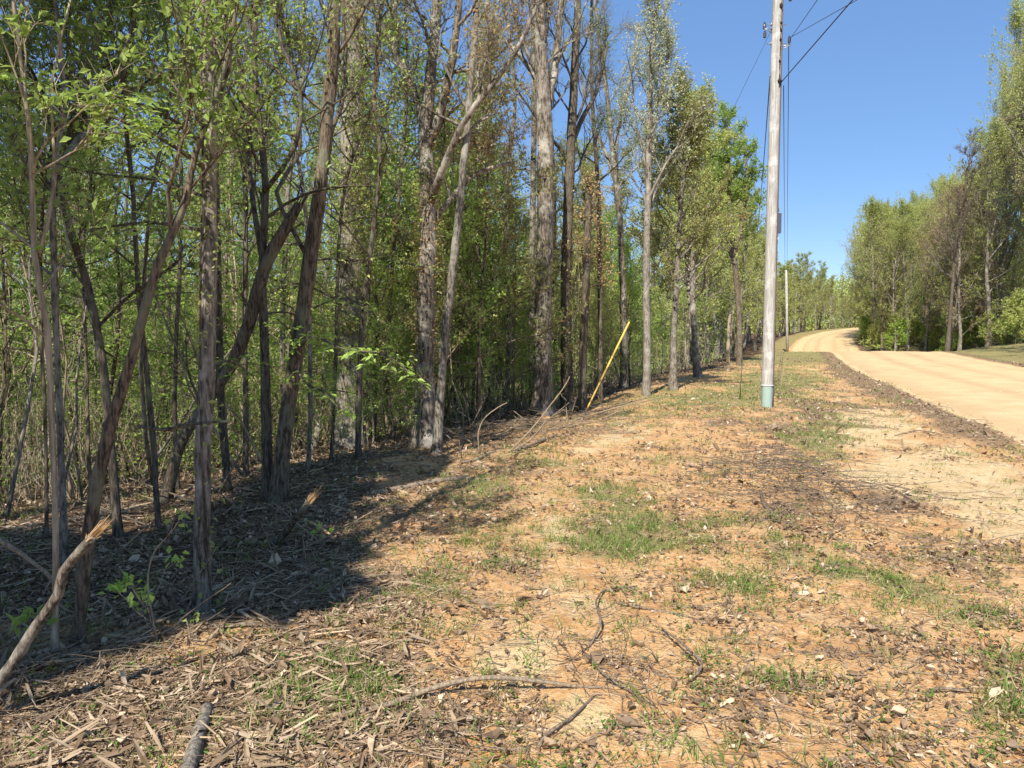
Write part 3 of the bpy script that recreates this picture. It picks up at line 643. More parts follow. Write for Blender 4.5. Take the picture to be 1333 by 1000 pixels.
    hero('tall massive grey trunk with a forked top in the middle of the picture', [[(706, 541, 30), (707, 480, 28), (709, 380, 27), (711, 280, 27), (711, 180, 26), (706, 80, 22), (703, -40, 18), (700, -260, 12), (700, -420, 7)],
          [(712, 150, 12), (722, 95, 10, .2), (728, 40, 9, .2), (735, -60, 7, .3)], [(711, 130, 10), (690, 90, 8, .3), (665, 60, 7, .5), (640, 40, 5, .7)]], 'mott', 'olive', 'twiggy',
         dress=[(0, .42, .99, 24, dict(len=2.8)), (1, .2, .98, 6, dict(len=1.6)), (2, .2, .98, 6, dict(len=1.4, nl=2))], seed=15, vines=[(0, .02, .22, 500, .055)], vleaf='dark', k=14)
    hero('thinner straight trunk close on the left of the massive grey trunk', [[(693, 533, 11), (692, 430, 10), (693, 320, 10), (694, 200, 9), (693, 80, 8), (690, -60, 6), (680, -260, 3)]], 'grey', 'yg', 'twiggy', dress=[(0, .4, .98, 16, dict(len=2.0))], seed=16)
    hero('dark straight trunk close on the right of the massive grey trunk', [[(738, 535, 20), (737, 440, 18), (737, 330, 17), (741, 220, 16), (746, 110, 13), (751, 0, 11), (755, -160, 7)],
          [(741, 200, 9), (755, 160, 8, .3), (775, 120, 6, .5), (790, 60, 5, .6)]], 'dark', 'olive', 'twiggy', dress=[(0, .42, .98, 20, dict(len=2.4)), (1, .3, .98, 5, dict(len=1.2))], seed=17, vines=[(0, .02, .25, 300, .05)], vleaf='dark')
    hero('short dark dead trunk with a broken bushy top behind the yellow guy guard', [[(757, 535, 15), (759, 460, 13), (763, 380, 13), (766, 310, 12), (767, 246, 9)]], 'dark', 'rust', 'spring', dress=[(0, .5, .98, 12, dict(len=.9, nl=3))], seed=18, snag=1)
    hero('thin grey trunk with dark vine stems left of the white-leaved tree', [[(812, 505, 13), (812, 430, 12), (809, 350, 10), (804, 260, 10), (797, 190, 9), (790, 120, 7), (778, 40, 5), (770, -30, 4)],
          [(800, 220, 6), (806, 160, 5, .2), (822, 90, 4, .4), (832, 30, 3, .5)], [(802, 240, 5), (785, 190, 4, .3), (768, 150, 3, .5), (758, 110, 3, .6)]], 'mott', 'olive', 'twiggy',
         dress=[(0, .42, .99, 16, dict(len=2.0)), (1, .2, .98, 6, dict(len=1.2)), (2, .2, .98, 5, dict(len=1.1))], seed=19)
    hero('straight pale trunk rising to the tallest crown of small whitish new leaves', [[(841, 515, 12.5), (842, 430, 12), (843, 340, 11), (845, 250, 10), (846, 170, 9), (849, 90, 6), (855, 20, 4), (860, -45, 2)],
          [(847, 180, 5), (862, 110, 4, .3), (876, 50, 3, .5)]], 'pale', 'pale', 'spring', dress=[(0, .42, .99, 30, dict(len=2.3, nl=6, ls=.055, el=.9)), (1, .2, .99, 8, dict(len=1.3, nl=5, ls=.05))], seed=20, k=12)
    hero('pinkish grey trunk with a double base just right of the white-leaved tree', [[(876, 508, 13), (878, 430, 10), (882, 350, 9), (886, 270, 7), (890, 200, 5), (893, 130, 3)], [(871, 507, 7), (875, 470, 6, .1), (878, 430, 5, .1)]], 'grey', 'olive', 'spring',
         dress=[(0, .32, .99, 38, dict(len=2.4, nl=9, ls=.075))], seed=21)
    hero('mottled trunk leaning left at the grassy edge, its foot flared to the right', [[(909, 491, 12), (905, 450, 10), (902, 380, 9), (903, 290, 8), (906, 220, 6), (910, 140, 3)], [(902, 470, 7, .6), (898, 400, 7, .6), (890, 300, 5, .8), (880, 230, 3, 1)]], 'mott', 'yg', 'spring',
         dress=[(0, .3, .99, 38, dict(len=2.6, nl=9, ls=.08)), (1, .4, .99, 12, dict(len=1.8, nl=8, ls=.08))], seed=22)
    hero('short pale dead stub of a trunk between the mottled trunk and the bright green tree', [[(948, 484, 6.5), (948, 440, 6), (950, 402, 5)]], 'tan', 'olive', 'bare', seed=23, snag=1)
    hero('forked tree with the brightest green crown at the right end of the left wood', [[(963, 476, 10), (962, 420, 9), (958, 350, 9), (955, 320, 8), (950, 250, 6), (948, 190, 5), (946, 150, 3)],
          [(957, 345, 6), (940, 300, 5, .4), (930, 240, 4, .7), (922, 190, 3, .8)], [(956, 335, 6), (968, 280, 5, -.4), (972, 230, 4, -.6), (968, 190, 3, -.6)]], 'brown', 'green', 'dense',
         dress=[(0, .42, .99, 22, dict(len=2.3, ls=.10)), (1, .3, .98, 10, dict(len=1.8, ls=.10)), (2, .3, .98, 10, dict(len=1.8, ls=.10))], seed=24)


# ------------------------------------------------------------------ generic trees (shared meshes)
def variant(name, seed, h, r, bark, leaf, style, s0=.35, n=22, lean=.085, fork=0, cat='tree', k=7, **kw):
    rng = np.random.default_rng(seed); t = Tree(rng); o = sty(style, **kw)
    m = 9; P = np.zeros((m, 3)); P[:, 2] = np.linspace(-.2, h, m); P[:, :2] = np.cumsum(rng.normal(size=(m, 2)) * lean * h / m, 0); P[:, :2] -= P[0, :2]
    R = r * (1 - .88 * np.linspace(0, 1, m) ** .9); R = flare(P, R, 1.4, .3)
    S = spline(np.column_stack([P, R]), .5); t.limb(S[:, :3], S[:, 3], k, .05); t.dress(S[:, :3], S[:, 3], o, s0, .99, n)
    for q in range(fork):
        i = int(len(S) * rng.uniform(.35, .6)); az = rng.uniform(0, 2 * PI); L = h * (1 - i / len(S)) * .9
        Pb, Rb = t.branch(S[i, :3], np.array([math.cos(az) * .5, math.sin(az) * .5, 1]), L, S[i, 3] * .65, 6, .4, .1, 6)
        t.dress(Pb, Rb, o, .2, .99, int(n * .55))
    t.finish(o)
    root = empty(name, (0, 0, 0)); t.build(root, (0, 0, 0), BK[bark], LF[leaf], 'crown' if cat == 'tree' else 'foliage'); root['category'] = cat
    return root
def place(v, used, x, y, label, group, s=1.0, rot=None, rng=RNG, zs=None, dz=0.0, tilt=.03):
    o = v if v.name not in used else copy_tree(v)
    used.add(v.name)
    o.location = (x, y, Hs(x, y) - .05 + dz); o.rotation_euler = (rng.normal() * tilt, rng.normal() * tilt, rng.uniform(0, 2 * PI) if rot is None else rot)
    o.scale = (s, s, s if zs is None else zs); o['label'] = label; o['group'] = group
    return o

HERO_XY = []
def build_generic():
    rng = np.random.default_rng(77); used = set()
    herop = []
    for o in COL.objects:
        if o.parent is None and 'category' in o.keys() and o['category'] == 'tree': herop.append((o.location.x, o.location.y))
    def clear(x, y, L, d): return all((x - a) ** 2 + (y - b) ** 2 > d * d for a, b in L)
    # --- tall wood trees
    VT = [variant('slender_tree', 201, 13, .12, 'grey', 'yg', 'spring', .25, 28, ls=.075, len=2.7, nl=5),
          variant('slender_tree', 202, 12, .10, 'brown', 'yg', 'spring', .22, 28, ls=.07, len=2.6, nl=5),
          variant('slender_tree', 203, 14, .15, 'mott', 'fresh', 'spring', .3, 26, fork=1, ls=.07, len=2.6, nl=5),
          variant('slender_tree', 204, 11, .09, 'tan', 'fresh', 'spring', .18, 28, ls=.075, len=2.4, nl=5),
          variant('slender_tree', 205, 13, .13, 'dark', 'olive', 'twiggy', .35, 26, len=2.6, nl=2, ls=.07),
          variant('slender_tree', 206, 12, .11, 'pale', 'yg', 'spring', .35, 24, ls=.07, nl=4, len=2.4)]
    LT = ['slender grey tree with yellow-green spring leaves deep in the left wood', 'slender brown tree with thin yellowish leaves deep in the left wood', 'forked mottled tree with fresh green leaves in the left wood',
          'thin tan-barked tree with fresh green leaves in the left wood', 'dark thin tree with mostly bare twigs in the left wood', 'pale-barked tree with light yellowish leaves in the left wood']
    pts = []; tries = 0
    while len(pts) < 54 and tries < 20000:
        tries += 1
        r = rng.uniform(13, 62) if len(pts) < 40 else rng.uniform(60, 120); a = math.radians(rng.uniform(-46, 22)); x, y = r * math.sin(a), r * math.cos(a)
        e = float(edge_d(x, y)); u, v = project(x, y, 0 * x)
        if e < 1.0 or not clear(x, y, pts, 1.7) or not clear(x, y, herop, .8) or float(road_d(x, y)) > -5.5: continue
        if 765 < u < 835 and r < 36: continue
        pts.append((x, y))
    for i, (x, y) in enumerate(pts):
        k = int(rng.integers(0, 6)); u, v = project(x, y, 0)
        s = rng.uniform(.8, 1.2)
        top = 200 if u > 760 else (90 if u > 500 else 110)
        hmax = (430 - top + rng.uniform(-70, 60)) / F * math.hypot(x, y) + 2.2
        s = min(s, hmax / 12.5) if y < 40 else s
        s = max(s, .5)
        place(VT[k], used, x, y, LT[k], 'trees standing in the left wood', s * rng.uniform(.9, 1.1), rng=rng, zs=s, tilt=.055)
    # --- line of trees along the far left side of the road
    VF = [variant('roadside_tree', 211, 12, .14, 'grey', 'yg', 'spring', .15, 32, len=3.0, ls=.10, nl=6, tr=.006), variant('roadside_tree', 212, 11, .12, 'pale', 'olive', 'spring', .3, 24, len=2.4, ls=.1, nl=5), variant('roadside_tree', 213, 12, .14, 'brown', 'yg', 'twiggy', .15, 32, len=3.0, ls=.10, nl=3, tr=.007)]
    LF_ = ['distant yellow-green tree along the left side of the far road', 'distant pale-trunked thinly leaved tree along the left side of the far road', 'distant brown-trunked twiggy tree along the left side of the far road']
    n = 0; tries = 0; pts2 = []
    while n < 84 and tries < 19000:
        tries += 1
        y = rng.uniform(30, 215) if n < 40 else rng.uniform(70, 230); x = float(np.interp(y, EY, EX)) - rng.uniform(.5, 9) * (1 if y < 70 else .8)
        if not clear(x, y, pts2, 2.2) or not clear(x, y, herop, 1.2): continue
        u, v = project(x, y, 0)
        if u > 1130: continue
        pts2.append((x, y)); k = int(rng.integers(0, 3)); tv = np.interp(float(u), [880, 940, 985, 1000, 1040, 1075, 1100], [170, 215, 290, 330, 332, 352, 366]) + rng.uniform(-6, 22)
        zb = Hs(x, y); ht = (430 - tv) / F * y + EYE - zb; s = max(.4, ht / 12.4)
        place(VF[k], used, x, y, LF_[k], 'trees lining the left of the far road', min(s * 1.15, 1.3), rng=rng, zs=s); n += 1
    # --- right wood
    VR = [variant('roadside_hardwood', 221, 14, .17, 'grey', 'yg', 'vase', .16, 28, fork=1, ls=.10, nl=6), variant('roadside_hardwood', 222, 13, .15, 'brown', 'olive', 'vase', .12, 28, ls=.10, nl=5),
          variant('roadside_hardwood', 223, 13, .14, 'grey', 'rust', 'twiggy', .12, 32, fork=1, len=3.8, nl=2, ls=.09, round=1, tr=.007), variant('roadside_hardwood', 224, 12, .14, 'pale', 'fresh', 'vase', .15, 26, len=3.4, ls=.11, round=1),
          variant('roadside_hardwood', 225, 13, .15, 'mott', 'yg', 'vase', .14, 28, fork=1, ls=.10, nl=5)]
    LR = ['yellow-green spreading tree in the wood right of the road', 'olive-leaved spreading tree in the wood right of the road', 'greyish twiggy half-bare tree in the wood right of the road', 'fresh green bushy tree in the wood right of the road',
          'mottled-trunk forked tree with yellow-green leaves in the wood right of the road']
    pts3 = []; tries = 0
    def right_tree(x, y, k, s=None):
        u, v = project(x, y, 0)
        uu = float(u) - 38 * (float(u) > 1150)
        tv = np.interp(uu, [1090, 1110, 1135, 1200, 1235, 1250, 1262, 1290, 1330, 1400], [345, 315, 268, 236, 225, 150, 95, 45, 5, -60]) + rng.uniform(0, 30)
        ht = (430 - tv) / F * y + EYE - Hs(x, y); sz = max(.45, ht / 14.0); sx = np.clip(sz * 1.1, .65, 1.25)
        place(VR[k], used, x, y, LR[k], 'trees of the wood right of the road', sx if s is None else s, rng=rng, zs=sz)
    while len(pts3) < 104 and tries < 20000:
        tries += 1
        y = rng.uniform(34, 190) if rng.random() < .75 else rng.uniform(40, 80); d = rng.uniform(8.5, 30) if y < 80 else rng.uniform(5.0, 22)
        x = float(np.interp(y, RG, RV)) + d; u, v = project(x, y, 0)
        if u > 1420 or not clear(x, y, pts3, 3.0): continue
        if float(road_d(x, y)) < (7.6 if y < 70 else 4.2): continue
        pts3.append((x, y)); right_tree(x, y, int(rng.integers(0, 5)))
    n3 = 0; tries = 0
    while n3 < 34 and tries < 6000:
        tries += 1
        y = rng.uniform(60, 135); d = rng.uniform(5.2, 9.5) + 2.5 * (y < 72); x = float(np.interp(y, RG, RV)) + d
        if not clear(x, y, pts3, 2.0) or float(road_d(x, y)) < 4.4: continue
        pts3.append((x, y)); right_tree(x, y, [0, 2, 4, 2, 1, 3][n3 % 6]); n3 += 1
    for (x, y) in ((23.5, 27), (27, 33), (30.5, 35), (26, 22)):
        right_tree(x, y, 1)
    # named ones at the right
    b = variant('bare_tree', 231, 15, .18, 'dark', 'rust', 'bare', .4, 30, len=3.4, tr=.014, nt=8); used2 = set()
    gx, gy = 32.6, 58.; ht = (430 - 188) / F * gy + EYE - Hs(gx, gy)
    place(b, used2, gx, gy, 'leafless dark tree standing above the crowns right of the road', None, .9, rng=rng, zs=ht / 15.3); del b['group']
    # --- understory saplings (left)
    VU = [variant('understory_sapling', 301 + i, 3.2 + .5 * (i % 3), .025, ['tan', 'brown', 'tan', 'grey'][i % 4], ['green', 'fresh', 'green', 'yg', 'fresh', 'dark'][i], 'dense', .3, 15, .10, cat='sapling', len=1.5, ns=6, nt=6, tl=.22, nl=5, ls=.055, el=.2, up=.1, tup=0, k=5, tr=.003) for i in range(6)]
    LU = ['green leafy sapling in the undergrowth of the left wood', 'bright green leafy sapling in the undergrowth of the left wood', 'green leafy sapling in the undergrowth of the left wood', 'yellow-green leafed sapling in the undergrowth of the left wood', 'pale-stemmed bright green sapling in the undergrowth of the left wood', 'dark green leafy sapling in the undergrowth of the left wood']
    k_ = 0; tries = 0; pu = []
    while k_ < 210 and tries < 20000:
        tries += 1
        r = 9 + 24 * rng.random() ** 1.2 if k_ < 165 else rng.uniform(28, 60); a = math.radians(rng.uniform(-42, 19)); x, y = r * math.sin(a), r * math.cos(a); e = float(edge_d(x, y)); u, v = project(x, y, 0)
        if e < 1.2 or (u < 380 and r < 9.0) or not clear(x, y, pu, .9) or (u > 760 and e < 1.6): continue
        if u < 480 and e < 3.0: continue
        pu.append((x, y)); i = int(rng.integers(0, 6)); s = rng.uniform(.7, 1.35)
        if a < -.15 and rng.random() < .4: s *= 1.25
        place(VU[i], used, x, y, LU[i], 'leafy saplings in the left undergrowth', s, rng=rng, tilt=.12); k_ += 1
    VE = [variant('edge_sapling', 321 + i, 4.2, .03, ['brown', 'tan', 'dark'][i], ['olive', 'yg', 'fresh'][i], 'spring', .2, 20, .08, cat='sapling', len=1.5, ns=6, nt=7, tl=.25, nl=5, ls=.055, k=5) for i in range(3)]
    LE = ['thin sapling with olive leaves between the big trunks of the wood edge', 'thin sapling with yellowish leaves between the big trunks of the wood edge', 'fresh green thin sapling between the big trunks of the wood edge']
    q = 0; pe = []; tries = 0
    while q < 36 and tries < 9000:
        tries += 1
        r = rng.uniform(11, 27); a = math.radians(rng.uniform(-11, 13)); x, y = r * math.sin(a), r * math.cos(a); e = float(edge_d(x, y))
        if not (.7 < e < 5) or not clear(x, y, pe, .7) or not clear(x, y, herop, .35): continue
        if e < 1.4 and a > .03 and r < 18: continue
        pe.append((x, y)); i = int(rng.integers(0, 3)); place(VE[i], used, x, y, LE[i], 'edge saplings of the left wood', rng.uniform(.8, 1.5), rng=rng); q += 1
    q = 0; tries = 0; pq = []
    while q < 26 and tries < 9000:
        tries += 1
        r = rng.uniform(9.5, 24); a = math.radians(rng.uniform(-14, 11)); x, y = r * math.sin(a), r * math.cos(a); e = float(edge_d(x, y))
        if not (.55 < e < 2.6) or not clear(x, y, pq, .55): continue
        pq.append((x, y)); i = [0, 1, 5, 4][q % 4]; o = place(VU[i], used, x, y, 'low leafy bush filling the foot of the wood edge', 'low bushes at the wood edge', rng.uniform(.3, .5), rng=rng); q += 1
    # right side + left far verge shrubs
    VS = [variant('roadside_shrub', 311 + i, 2.4, .02, 'brown', ['green', 'yg', 'olive'][i], 'dense', .05, 16, .1, cat='shrub', len=1.5, ns=6, nt=6, nl=5, ls=.12, el=.3, k=5) for i in range(3)]
    LS = ['green shrub under the trees right of the road', 'yellow-green shrub under the trees right of the road', 'olive brownish shrub under the trees right of the road']
    for q in range(110):
        y = rng.uniform(40, 180); d = rng.uniform(7.8, 20) if y < 75 else rng.uniform(4.3, 14); x = float(np.interp(y, RG, RV)) + d; i = int(rng.integers(0, 3))
        if project(x, y, 0)[0] > 1400: continue
        place(VS[i], used, x, y, LS[i], 'shrubs under the right wood', rng.uniform(.7, 1.4), rng=rng)
    # --- thin stems
    VP = []
    for i in range(8):
        t = Tree(np.random.default_rng(400 + i)); h = 3.6 + .5 * (i % 4); m = 8; P = np.zeros((m, 3)); P[:, 2] = np.linspace(-.1, h, m); P[:, :2] = np.cumsum(t.rng.normal(size=(m, 2)) * .075, 0); P[:, :2] -= P[0, :2]
        R = np.linspace(.017, .004, m) * (1 + .25 * (i % 3)); t.limb(P, R, 5, .04); o = sty('bare', len=.7, ns=3, nt=4, tl=.2, el=.7, tr=.0022); t.dress(P, R, o, .35, .97, 7); t.finish(o)
        ob = t.w.build('thin_stem', BK[['tan', 'grey', 'brown', 'tan', 'pale', 'dark', 'tan', 'grey'][i]]); ob['category'] = 'stem'; VP.append(ob)
    for q in range(150):
        r = rng.uniform(7.5, 24) if q < 120 else rng.uniform(20, 42); a = math.radians(rng.uniform(-38, 10)); x, y = r * math.sin(a), r * math.cos(a)
        if float(edge_d(x, y)) < (1.6 if a < -.05 else .8): x -= 2.5
        if float(edge_d(x, y)) < .6: continue
        i = q % 8
        place(VP[i], used, x, y, 'thin leafless stem in the thicket of the left wood', 'thin stems of the left thicket', rng.uniform(.55, 1.2), rng=rng, tilt=.2)
    # --- stuff: low brush and the far woodland
    n = 4500; r = 9 + 38 * rng.random(n) ** 1.4; a = np.radians(rng.uniform(-42, 20, n)); x = r * np.sin(a); y = r * np.cos(a); e = edge_d(x, y); k = e > .9 + 1.6 * (a < -.12); x, y, r = x[k], y[k], r[k]; n = len(x); z = H(x, y)
    mb = MB(); h = rng.uniform(.5, 2.3, n); A = np.stack([x, y, z - .05], 1)
    for q in range(3):
        B = A + np.stack([rng.normal(size=n) * .22, rng.normal(size=n) * .22, h / 3], 1); w = (.006 - .0014 * q) * np.clip(r / 12, .8, 2); sticks(mb, A, B, w, w * .8); A = B
    tag(mb.build('dry_brush', BK['tan']), 'dense dry thin brush stems filling the floor of the left wood', 'brush', kind='stuff')
    mb = MB(); n = 190000; r = 10 + 40 * rng.random(n) ** 1.3; a = np.radians(rng.uniform(-44, 21, n)); x = r * np.sin(a); y = r * np.cos(a); e = edge_d(x, y); k = (e > 2.4 - 1.3 * (a > -.2)) & (fbm(x / 1.3, y / 1.3, 71, 3) > .05)
    x, y, r = x[k], y[k], r[k]; n = len(x); zz = H(x, y) + rng.random(n) ** 1.3 * np.where(r > 20, 3.4, 1.8) + .15
    leaves(mb, np.stack([x, y, zz], 1), rdir(rng, n) * np.array([1, 1, .4]), .05 * np.clip(r / 13, 1, 2.6), .032 * np.clip(r / 13, 1, 2.6), rng)
    tag(mb.build('undergrowth_leaves', LF['fresh'], smooth=False), 'haze of small green leaves low in the left wood', 'undergrowth', kind='stuff')
    mb = MB(); n = 110000; r = rng.uniform(64, 100, n); a = np.radians(rng.uniform(-60, 21, n)); x = r * np.sin(a); y = r * np.cos(a); top = 7.5 + 3.0 * fbm(a * 14, r / 12, 81, 3)
    zz = H(x, y) + rng.random(n) ** .8 * top; k = (edge_d(x, y) > 4); x, y, zz = x[k], y[k], zz[k]; n = len(x)
    leaves(mb, np.stack([x, y, zz], 1), rdir(rng, n), .30, .22, rng)
    nt = 700; r = rng.uniform(62, 95, nt); a = np.radians(rng.uniform(-60, 18, nt)); A = np.stack([r * np.sin(a), r * np.cos(a), H(r * np.sin(a), r * np.cos(a))], 1); k = edge_d(A[:, 0], A[:, 1]) > 4; A = A[k]
    sticks(mb, A, A + np.array([0, 0, 9]) + rng.normal(size=A.shape) * .3, .11, .05, 5, 1)
    n = 90000; y = rng.uniform(62, 235, n); x = np.interp(y, RG, RV) + rng.uniform(13, 45, n); top = 8 + 2 * fbm(x / 8, y / 8, 82, 3); zz = H(x, y) + rng.random(n) * top; leaves(mb, np.stack([x, y, zz], 1), rdir(rng, n), .3, .2, rng)
    n = 60000; r = rng.uniform(205, 250, n); a = np.radians(rng.uniform(8, 40, n)); x = r * np.sin(a); y = r * np.cos(a); k = np.abs(road_d(x, y)) > 4; x, y = x[k], y[k]; n = len(x); zz = H(x, y) + rng.random(n) * 14; leaves(mb, np.stack([x, y, zz], 1), rdir(rng, n), .6, .45, rng)
    n = 16000; y = rng.uniform(215, 260, n); x = rng.uniform(60, 130, n); zz = H(x, y) + rng.random(n) * 11; leaves(mb, np.stack([x, y, zz], 1), rdir(rng, n), .5, .4, rng)
    tag(mb.build('distant_woodland', [LF['yg'], BK['grey']], smooth=False), 'far green woodland closing the view behind the nearer trees', 'woodland', kind='stuff')



def wire(label, pts, r, sag=0.0, name='overhead_wire', cat='wire', mat=None, n=24):
    A, B = np.array(pts[0], float), np.array(pts[1], float); t = np.linspace(0, 1, n)[:, None]
    P = A * (1 - t) + B * t; P[:, 2] -= (sag * 4 * t * (1 - t))[:, 0]; mb = MB(); tube(mb, P, np.full(n, r), 6)
    return tag(mb.build(name, mat or M_cable, loc=A), label, cat)
def build_left_stems():
    rg = np.random.default_rng(900)
    for i, (ub, vb, um, ut, w) in enumerate([(12, 640, 20, 38, 9), (118, 655, 112, 150, 6), (232, 640, 240, 215, 7), (150, 610, 165, 205, 6), (320, 620, 322, 300, 9), (40, 600, 30, 10, 8), (285, 600, 300, 330, 6), (400, 610, 395, 372, 7), (430, 600, 445, 490, 6), (215, 600, 222, 232, 10), (98, 590, 104, 98, 12), (375, 600, 372, 395, 9), (515, 575, 520, 530, 7), (60, 700, 58, 95, 6), (620, 545, 618, 640, 8), (655, 540, 660, 655, 8), (782, 520, 780, 770, 8), (725, 520, 722, 728, 8)]):
        rt = hero('thin dark crooked trunk among the trees at the left of the picture' if ub < 500 else 'thin dark trunk among the trees at the middle of the wood edge', [[(ub, vb, w), (ub + rg.normal() * 6, (vb * 2 + 260) / 3, w * .95), (um, 260, w * .85), ((um + ut) / 2 + rg.normal() * 12, 120, w * .7), (ut, -20, w * .5), (ut + rg.normal() * 25, -140, w * .3)]],
             ['dark', 'brown', 'dark', 'grey'][i % 4], 'green', 'spring', dress=[(0, .35, .98, 13, dict(len=1.5, nl=[2, 4, 1][i % 3], ls=.05, tl=.28, nt=7))], seed=60 + i); rt['group'] = 'thin trunks among the near trees'
        if ub < 500:
            for q in range(4):
                v0 = rg.uniform(70, 420); u0 = np.interp(v0, [-20, 120, 260, vb], [ut, (um + ut) / 2, um, ub]); sg = rg.choice([-1, 1]); dl = rg.uniform(45, 120)
                spray(rt, rt.location, [(u0, v0, 4), (u0 + sg * dl * .5, v0 - rg.uniform(0, 22), 3, rg.uniform(-.5, .2)), (u0 + sg * dl, v0 + rg.uniform(-14, 18), 2, rg.uniform(-.9, .3))], rt.location.y, ['fresh', 'green', 'yg', 'fresh'][q], 12, .36, .06, 700 + i * 7 + q, lw=.4)
def build_utility():
    global M_cable
    M_cable = plain('cable_black', (.02, .02, .022), .5); galv = plain('galvanised_steel', (.42, .43, .45), .4, .6); yel = plain('yellow_plastic', (.74, .48, .09), .5)
    green = plain('pale_green_plastic', (.31, .41, .365), .6); grey = plain('meter_grey', (.07, .075, .11), .5); por = plain('dark_porcelain', (.05, .045, .045), .3); dk = plain('split_dark', (.03, .02, .015), .95)
    polew = barkmat('weathered_pole', (.30, .28, .25), (.55, .525, .48), (.62, .60, .56), 30, .035, .8)
    g = ground(998, 530); Y = g[1]
    top = at(1016, -150, Y); b = np.array([g[0], g[1], g[2] - .1]); P = np.array([b * (1 - t) + top * t for t in np.linspace(0, 1, 30)]); R = np.linspace(.116, .094, 30)
    root = empty('utility_pole', g, 'tall weathered grey wooden utility pole with a pale green guard at its foot', 'utility pole')
    mb = MB(); tube(mb, P, R, 24, rough=.006, rng=np.random.default_rng(1)); mb.build('pole_shaft', polew, root, loc=g)
    ax = nrm(top - b)
    def on(v_px, ang, rr=1.0):     # a point on the surface of the shaft; ang 0 = towards the camera, + = right
        t = None; z = at(998, v_px, Y)[2]; t = (z - b[2]) / (top[2] - b[2]); c = b * (1 - t) + top * t; r = .116 + (.094 - .116) * t
        return c + np.array([math.sin(ang), -math.cos(ang), 0]) * r * rr
    # ground guard (half-round moulding)
    mb = MB(); zs = [532, 520, 510, 501]; rows = []
    for v in zs:
        rows.append([on(v, a, 1.12 if abs(a + .35) < .8 else 1.02) for a in np.linspace(-1.5, .75, 12)])
    rows = np.array(rows); n = 12; i = np.arange(len(zs) - 1)[:, None] * n; j = np.arange(n - 1)[None]
    mb.add(rows.reshape(-1, 3), np.stack([i + j, i + j + 1, i + n + j + 1, i + n + j], -1)); mb.build('ground_guard', green, root, loc=g)
    mb = MB(); tube(mb, [on(501.5, a, 1.15) for a in np.linspace(-1.6, .8, 12)], np.full(12, .012), 5); mb.build('guard_rim', plain('white_rim', (.6, .65, .6)), root, loc=g)
    mb = MB(); vs = np.arange(530, -150, -20); tube(mb, [on(v, 1.25, 1.08) for v in vs], np.full(len(vs), .012), 5); tube(mb, [on(v, 1.0, 1.05) for v in vs[:24]], np.full(24, .008), 5); mb.build('ground_cable', plain('brown_cable', (.12, .08, .055)), root, loc=g)
    # slim dark box on the right side
    c = on(291, 1.45, 1.35); mb = MB(); h = .20; w = .035
    V = np.array([[sx * w, sy * .045, sz * h] for sx in (-1, 1) for sy in (-1, 1) for sz in (-1, 1)]) + c
    mb.add(V, [[0, 1, 3, 2], [4, 6, 7, 5], [0, 4, 5, 1], [2, 3, 7, 6], [0, 2, 6, 4], [1, 5, 7, 3]]); bx = mb.build('junction_box', grey, root, loc=g, smooth=False)
    mb = MB(); tube(mb, [on(276, 1.45, 1.3), on(262, 1.4, 1.1)], [.008, .008], 5); tube(mb, [on(306, 1.45, 1.3), on(320, 1.4, 1.1)], [.008, .008], 5); mb.build('strap', galv, bx, loc=(0, 0, 0)) if False else mb.build('strap', galv, root, loc=g)
    # weathering splits near the top (dark ragged grooves)
    rg = np.random.default_rng(4); mb = MB()
    seg = [(116, 98, .02, .55), (98, 78, .01, .5), (78, 40, .014, .62), (56, 52, .035, .55), (44, 38, .04, .6), (40, 16, .010, .55), (14, 6, .045, .45), (112, 104, .05, .5), (34, 30, .03, .62), (84, 80, .03, .5)]
    for (v0, v1, w, a) in seg:
        vv = np.linspace(v0, v1, 9); pts = [on(q, a + rg.normal() * .05, 1.0) for q in vv]; tube(mb, pts, np.abs(w * (.5 + .6 * rg.random(9))) * np.sin(np.linspace(.3, PI - .3, 9)), 6)
    mb.build('weathered_split', dk, root, loc=g)
    # hardware
    mb = MB()
    for v in (32, 57, -20):
        tube(mb, [on(v, -1.57, 2.0), on(v, 1.57, 2.0)], [.009, .009], 6)
        for a in (-1.57, 1.57): tube(mb, [on(v, a, 1.0), on(v, a, 1.18)], [.03, .03], 8)
    for v, a in ((60, 1.45), (38, -1.45)):
        p = on(v, a, 1.0); q = on(v, a, 2.6); tube(mb, [p, q], [.014, .012], 6); tube(mb, [on(v + 5, a, 1.0), q], [.01, .01], 6); tube(mb, [q, q + [0, 0, .09]], [.012, .012], 6)
    mb.build('bolt_bracket', galv, root, loc=g)
    for v, a in ((52, 1.45), (34, -1.5), (-2, 1.45), (46, -1.4)):
        q = on(v, a, 2.5); mb = MB(); tube(mb, [q + [0, 0, z] for z in (-.07, -.05, -.045, -.01, -.005, .03, .035, .07)], [.015, .036, .022, .036, .022, .034, .018, .015], 10); mb.build('insulator', por, root, loc=g)
    # guy wire with yellow guard
    an = ground(757, 547); att = on(38, -1.3, 1.05)
    gr = empty('guy_wire', an, 'taut steel guy wire with a long yellow guard, anchored left of the pole', 'guy wire')
    mb = MB(); tube(mb, [an - np.array([0, 0, .05]), att], [.004, .004], 6); mb.build('strand', M_cable, gr, loc=an)
    d = nrm(att - an); e0 = an + d * .35; lo = 0; 
    for k in np.linspace(1, 8, 400):
        q = an + d * k
        if project(q[0], q[1], q[2])[1] < 420: lo = k; break
    mb = MB(); tube(mb, [an + d * .22, an + d * .3, an + d * lo], [.014, .016, .018], 12); mb.build('guard', yel, gr, loc=an)
    mb = MB(); tube(mb, [an - d * .25, an + d * .24], [.012, .012], 6); mb.build('anchor_rod', galv, gr, loc=an)
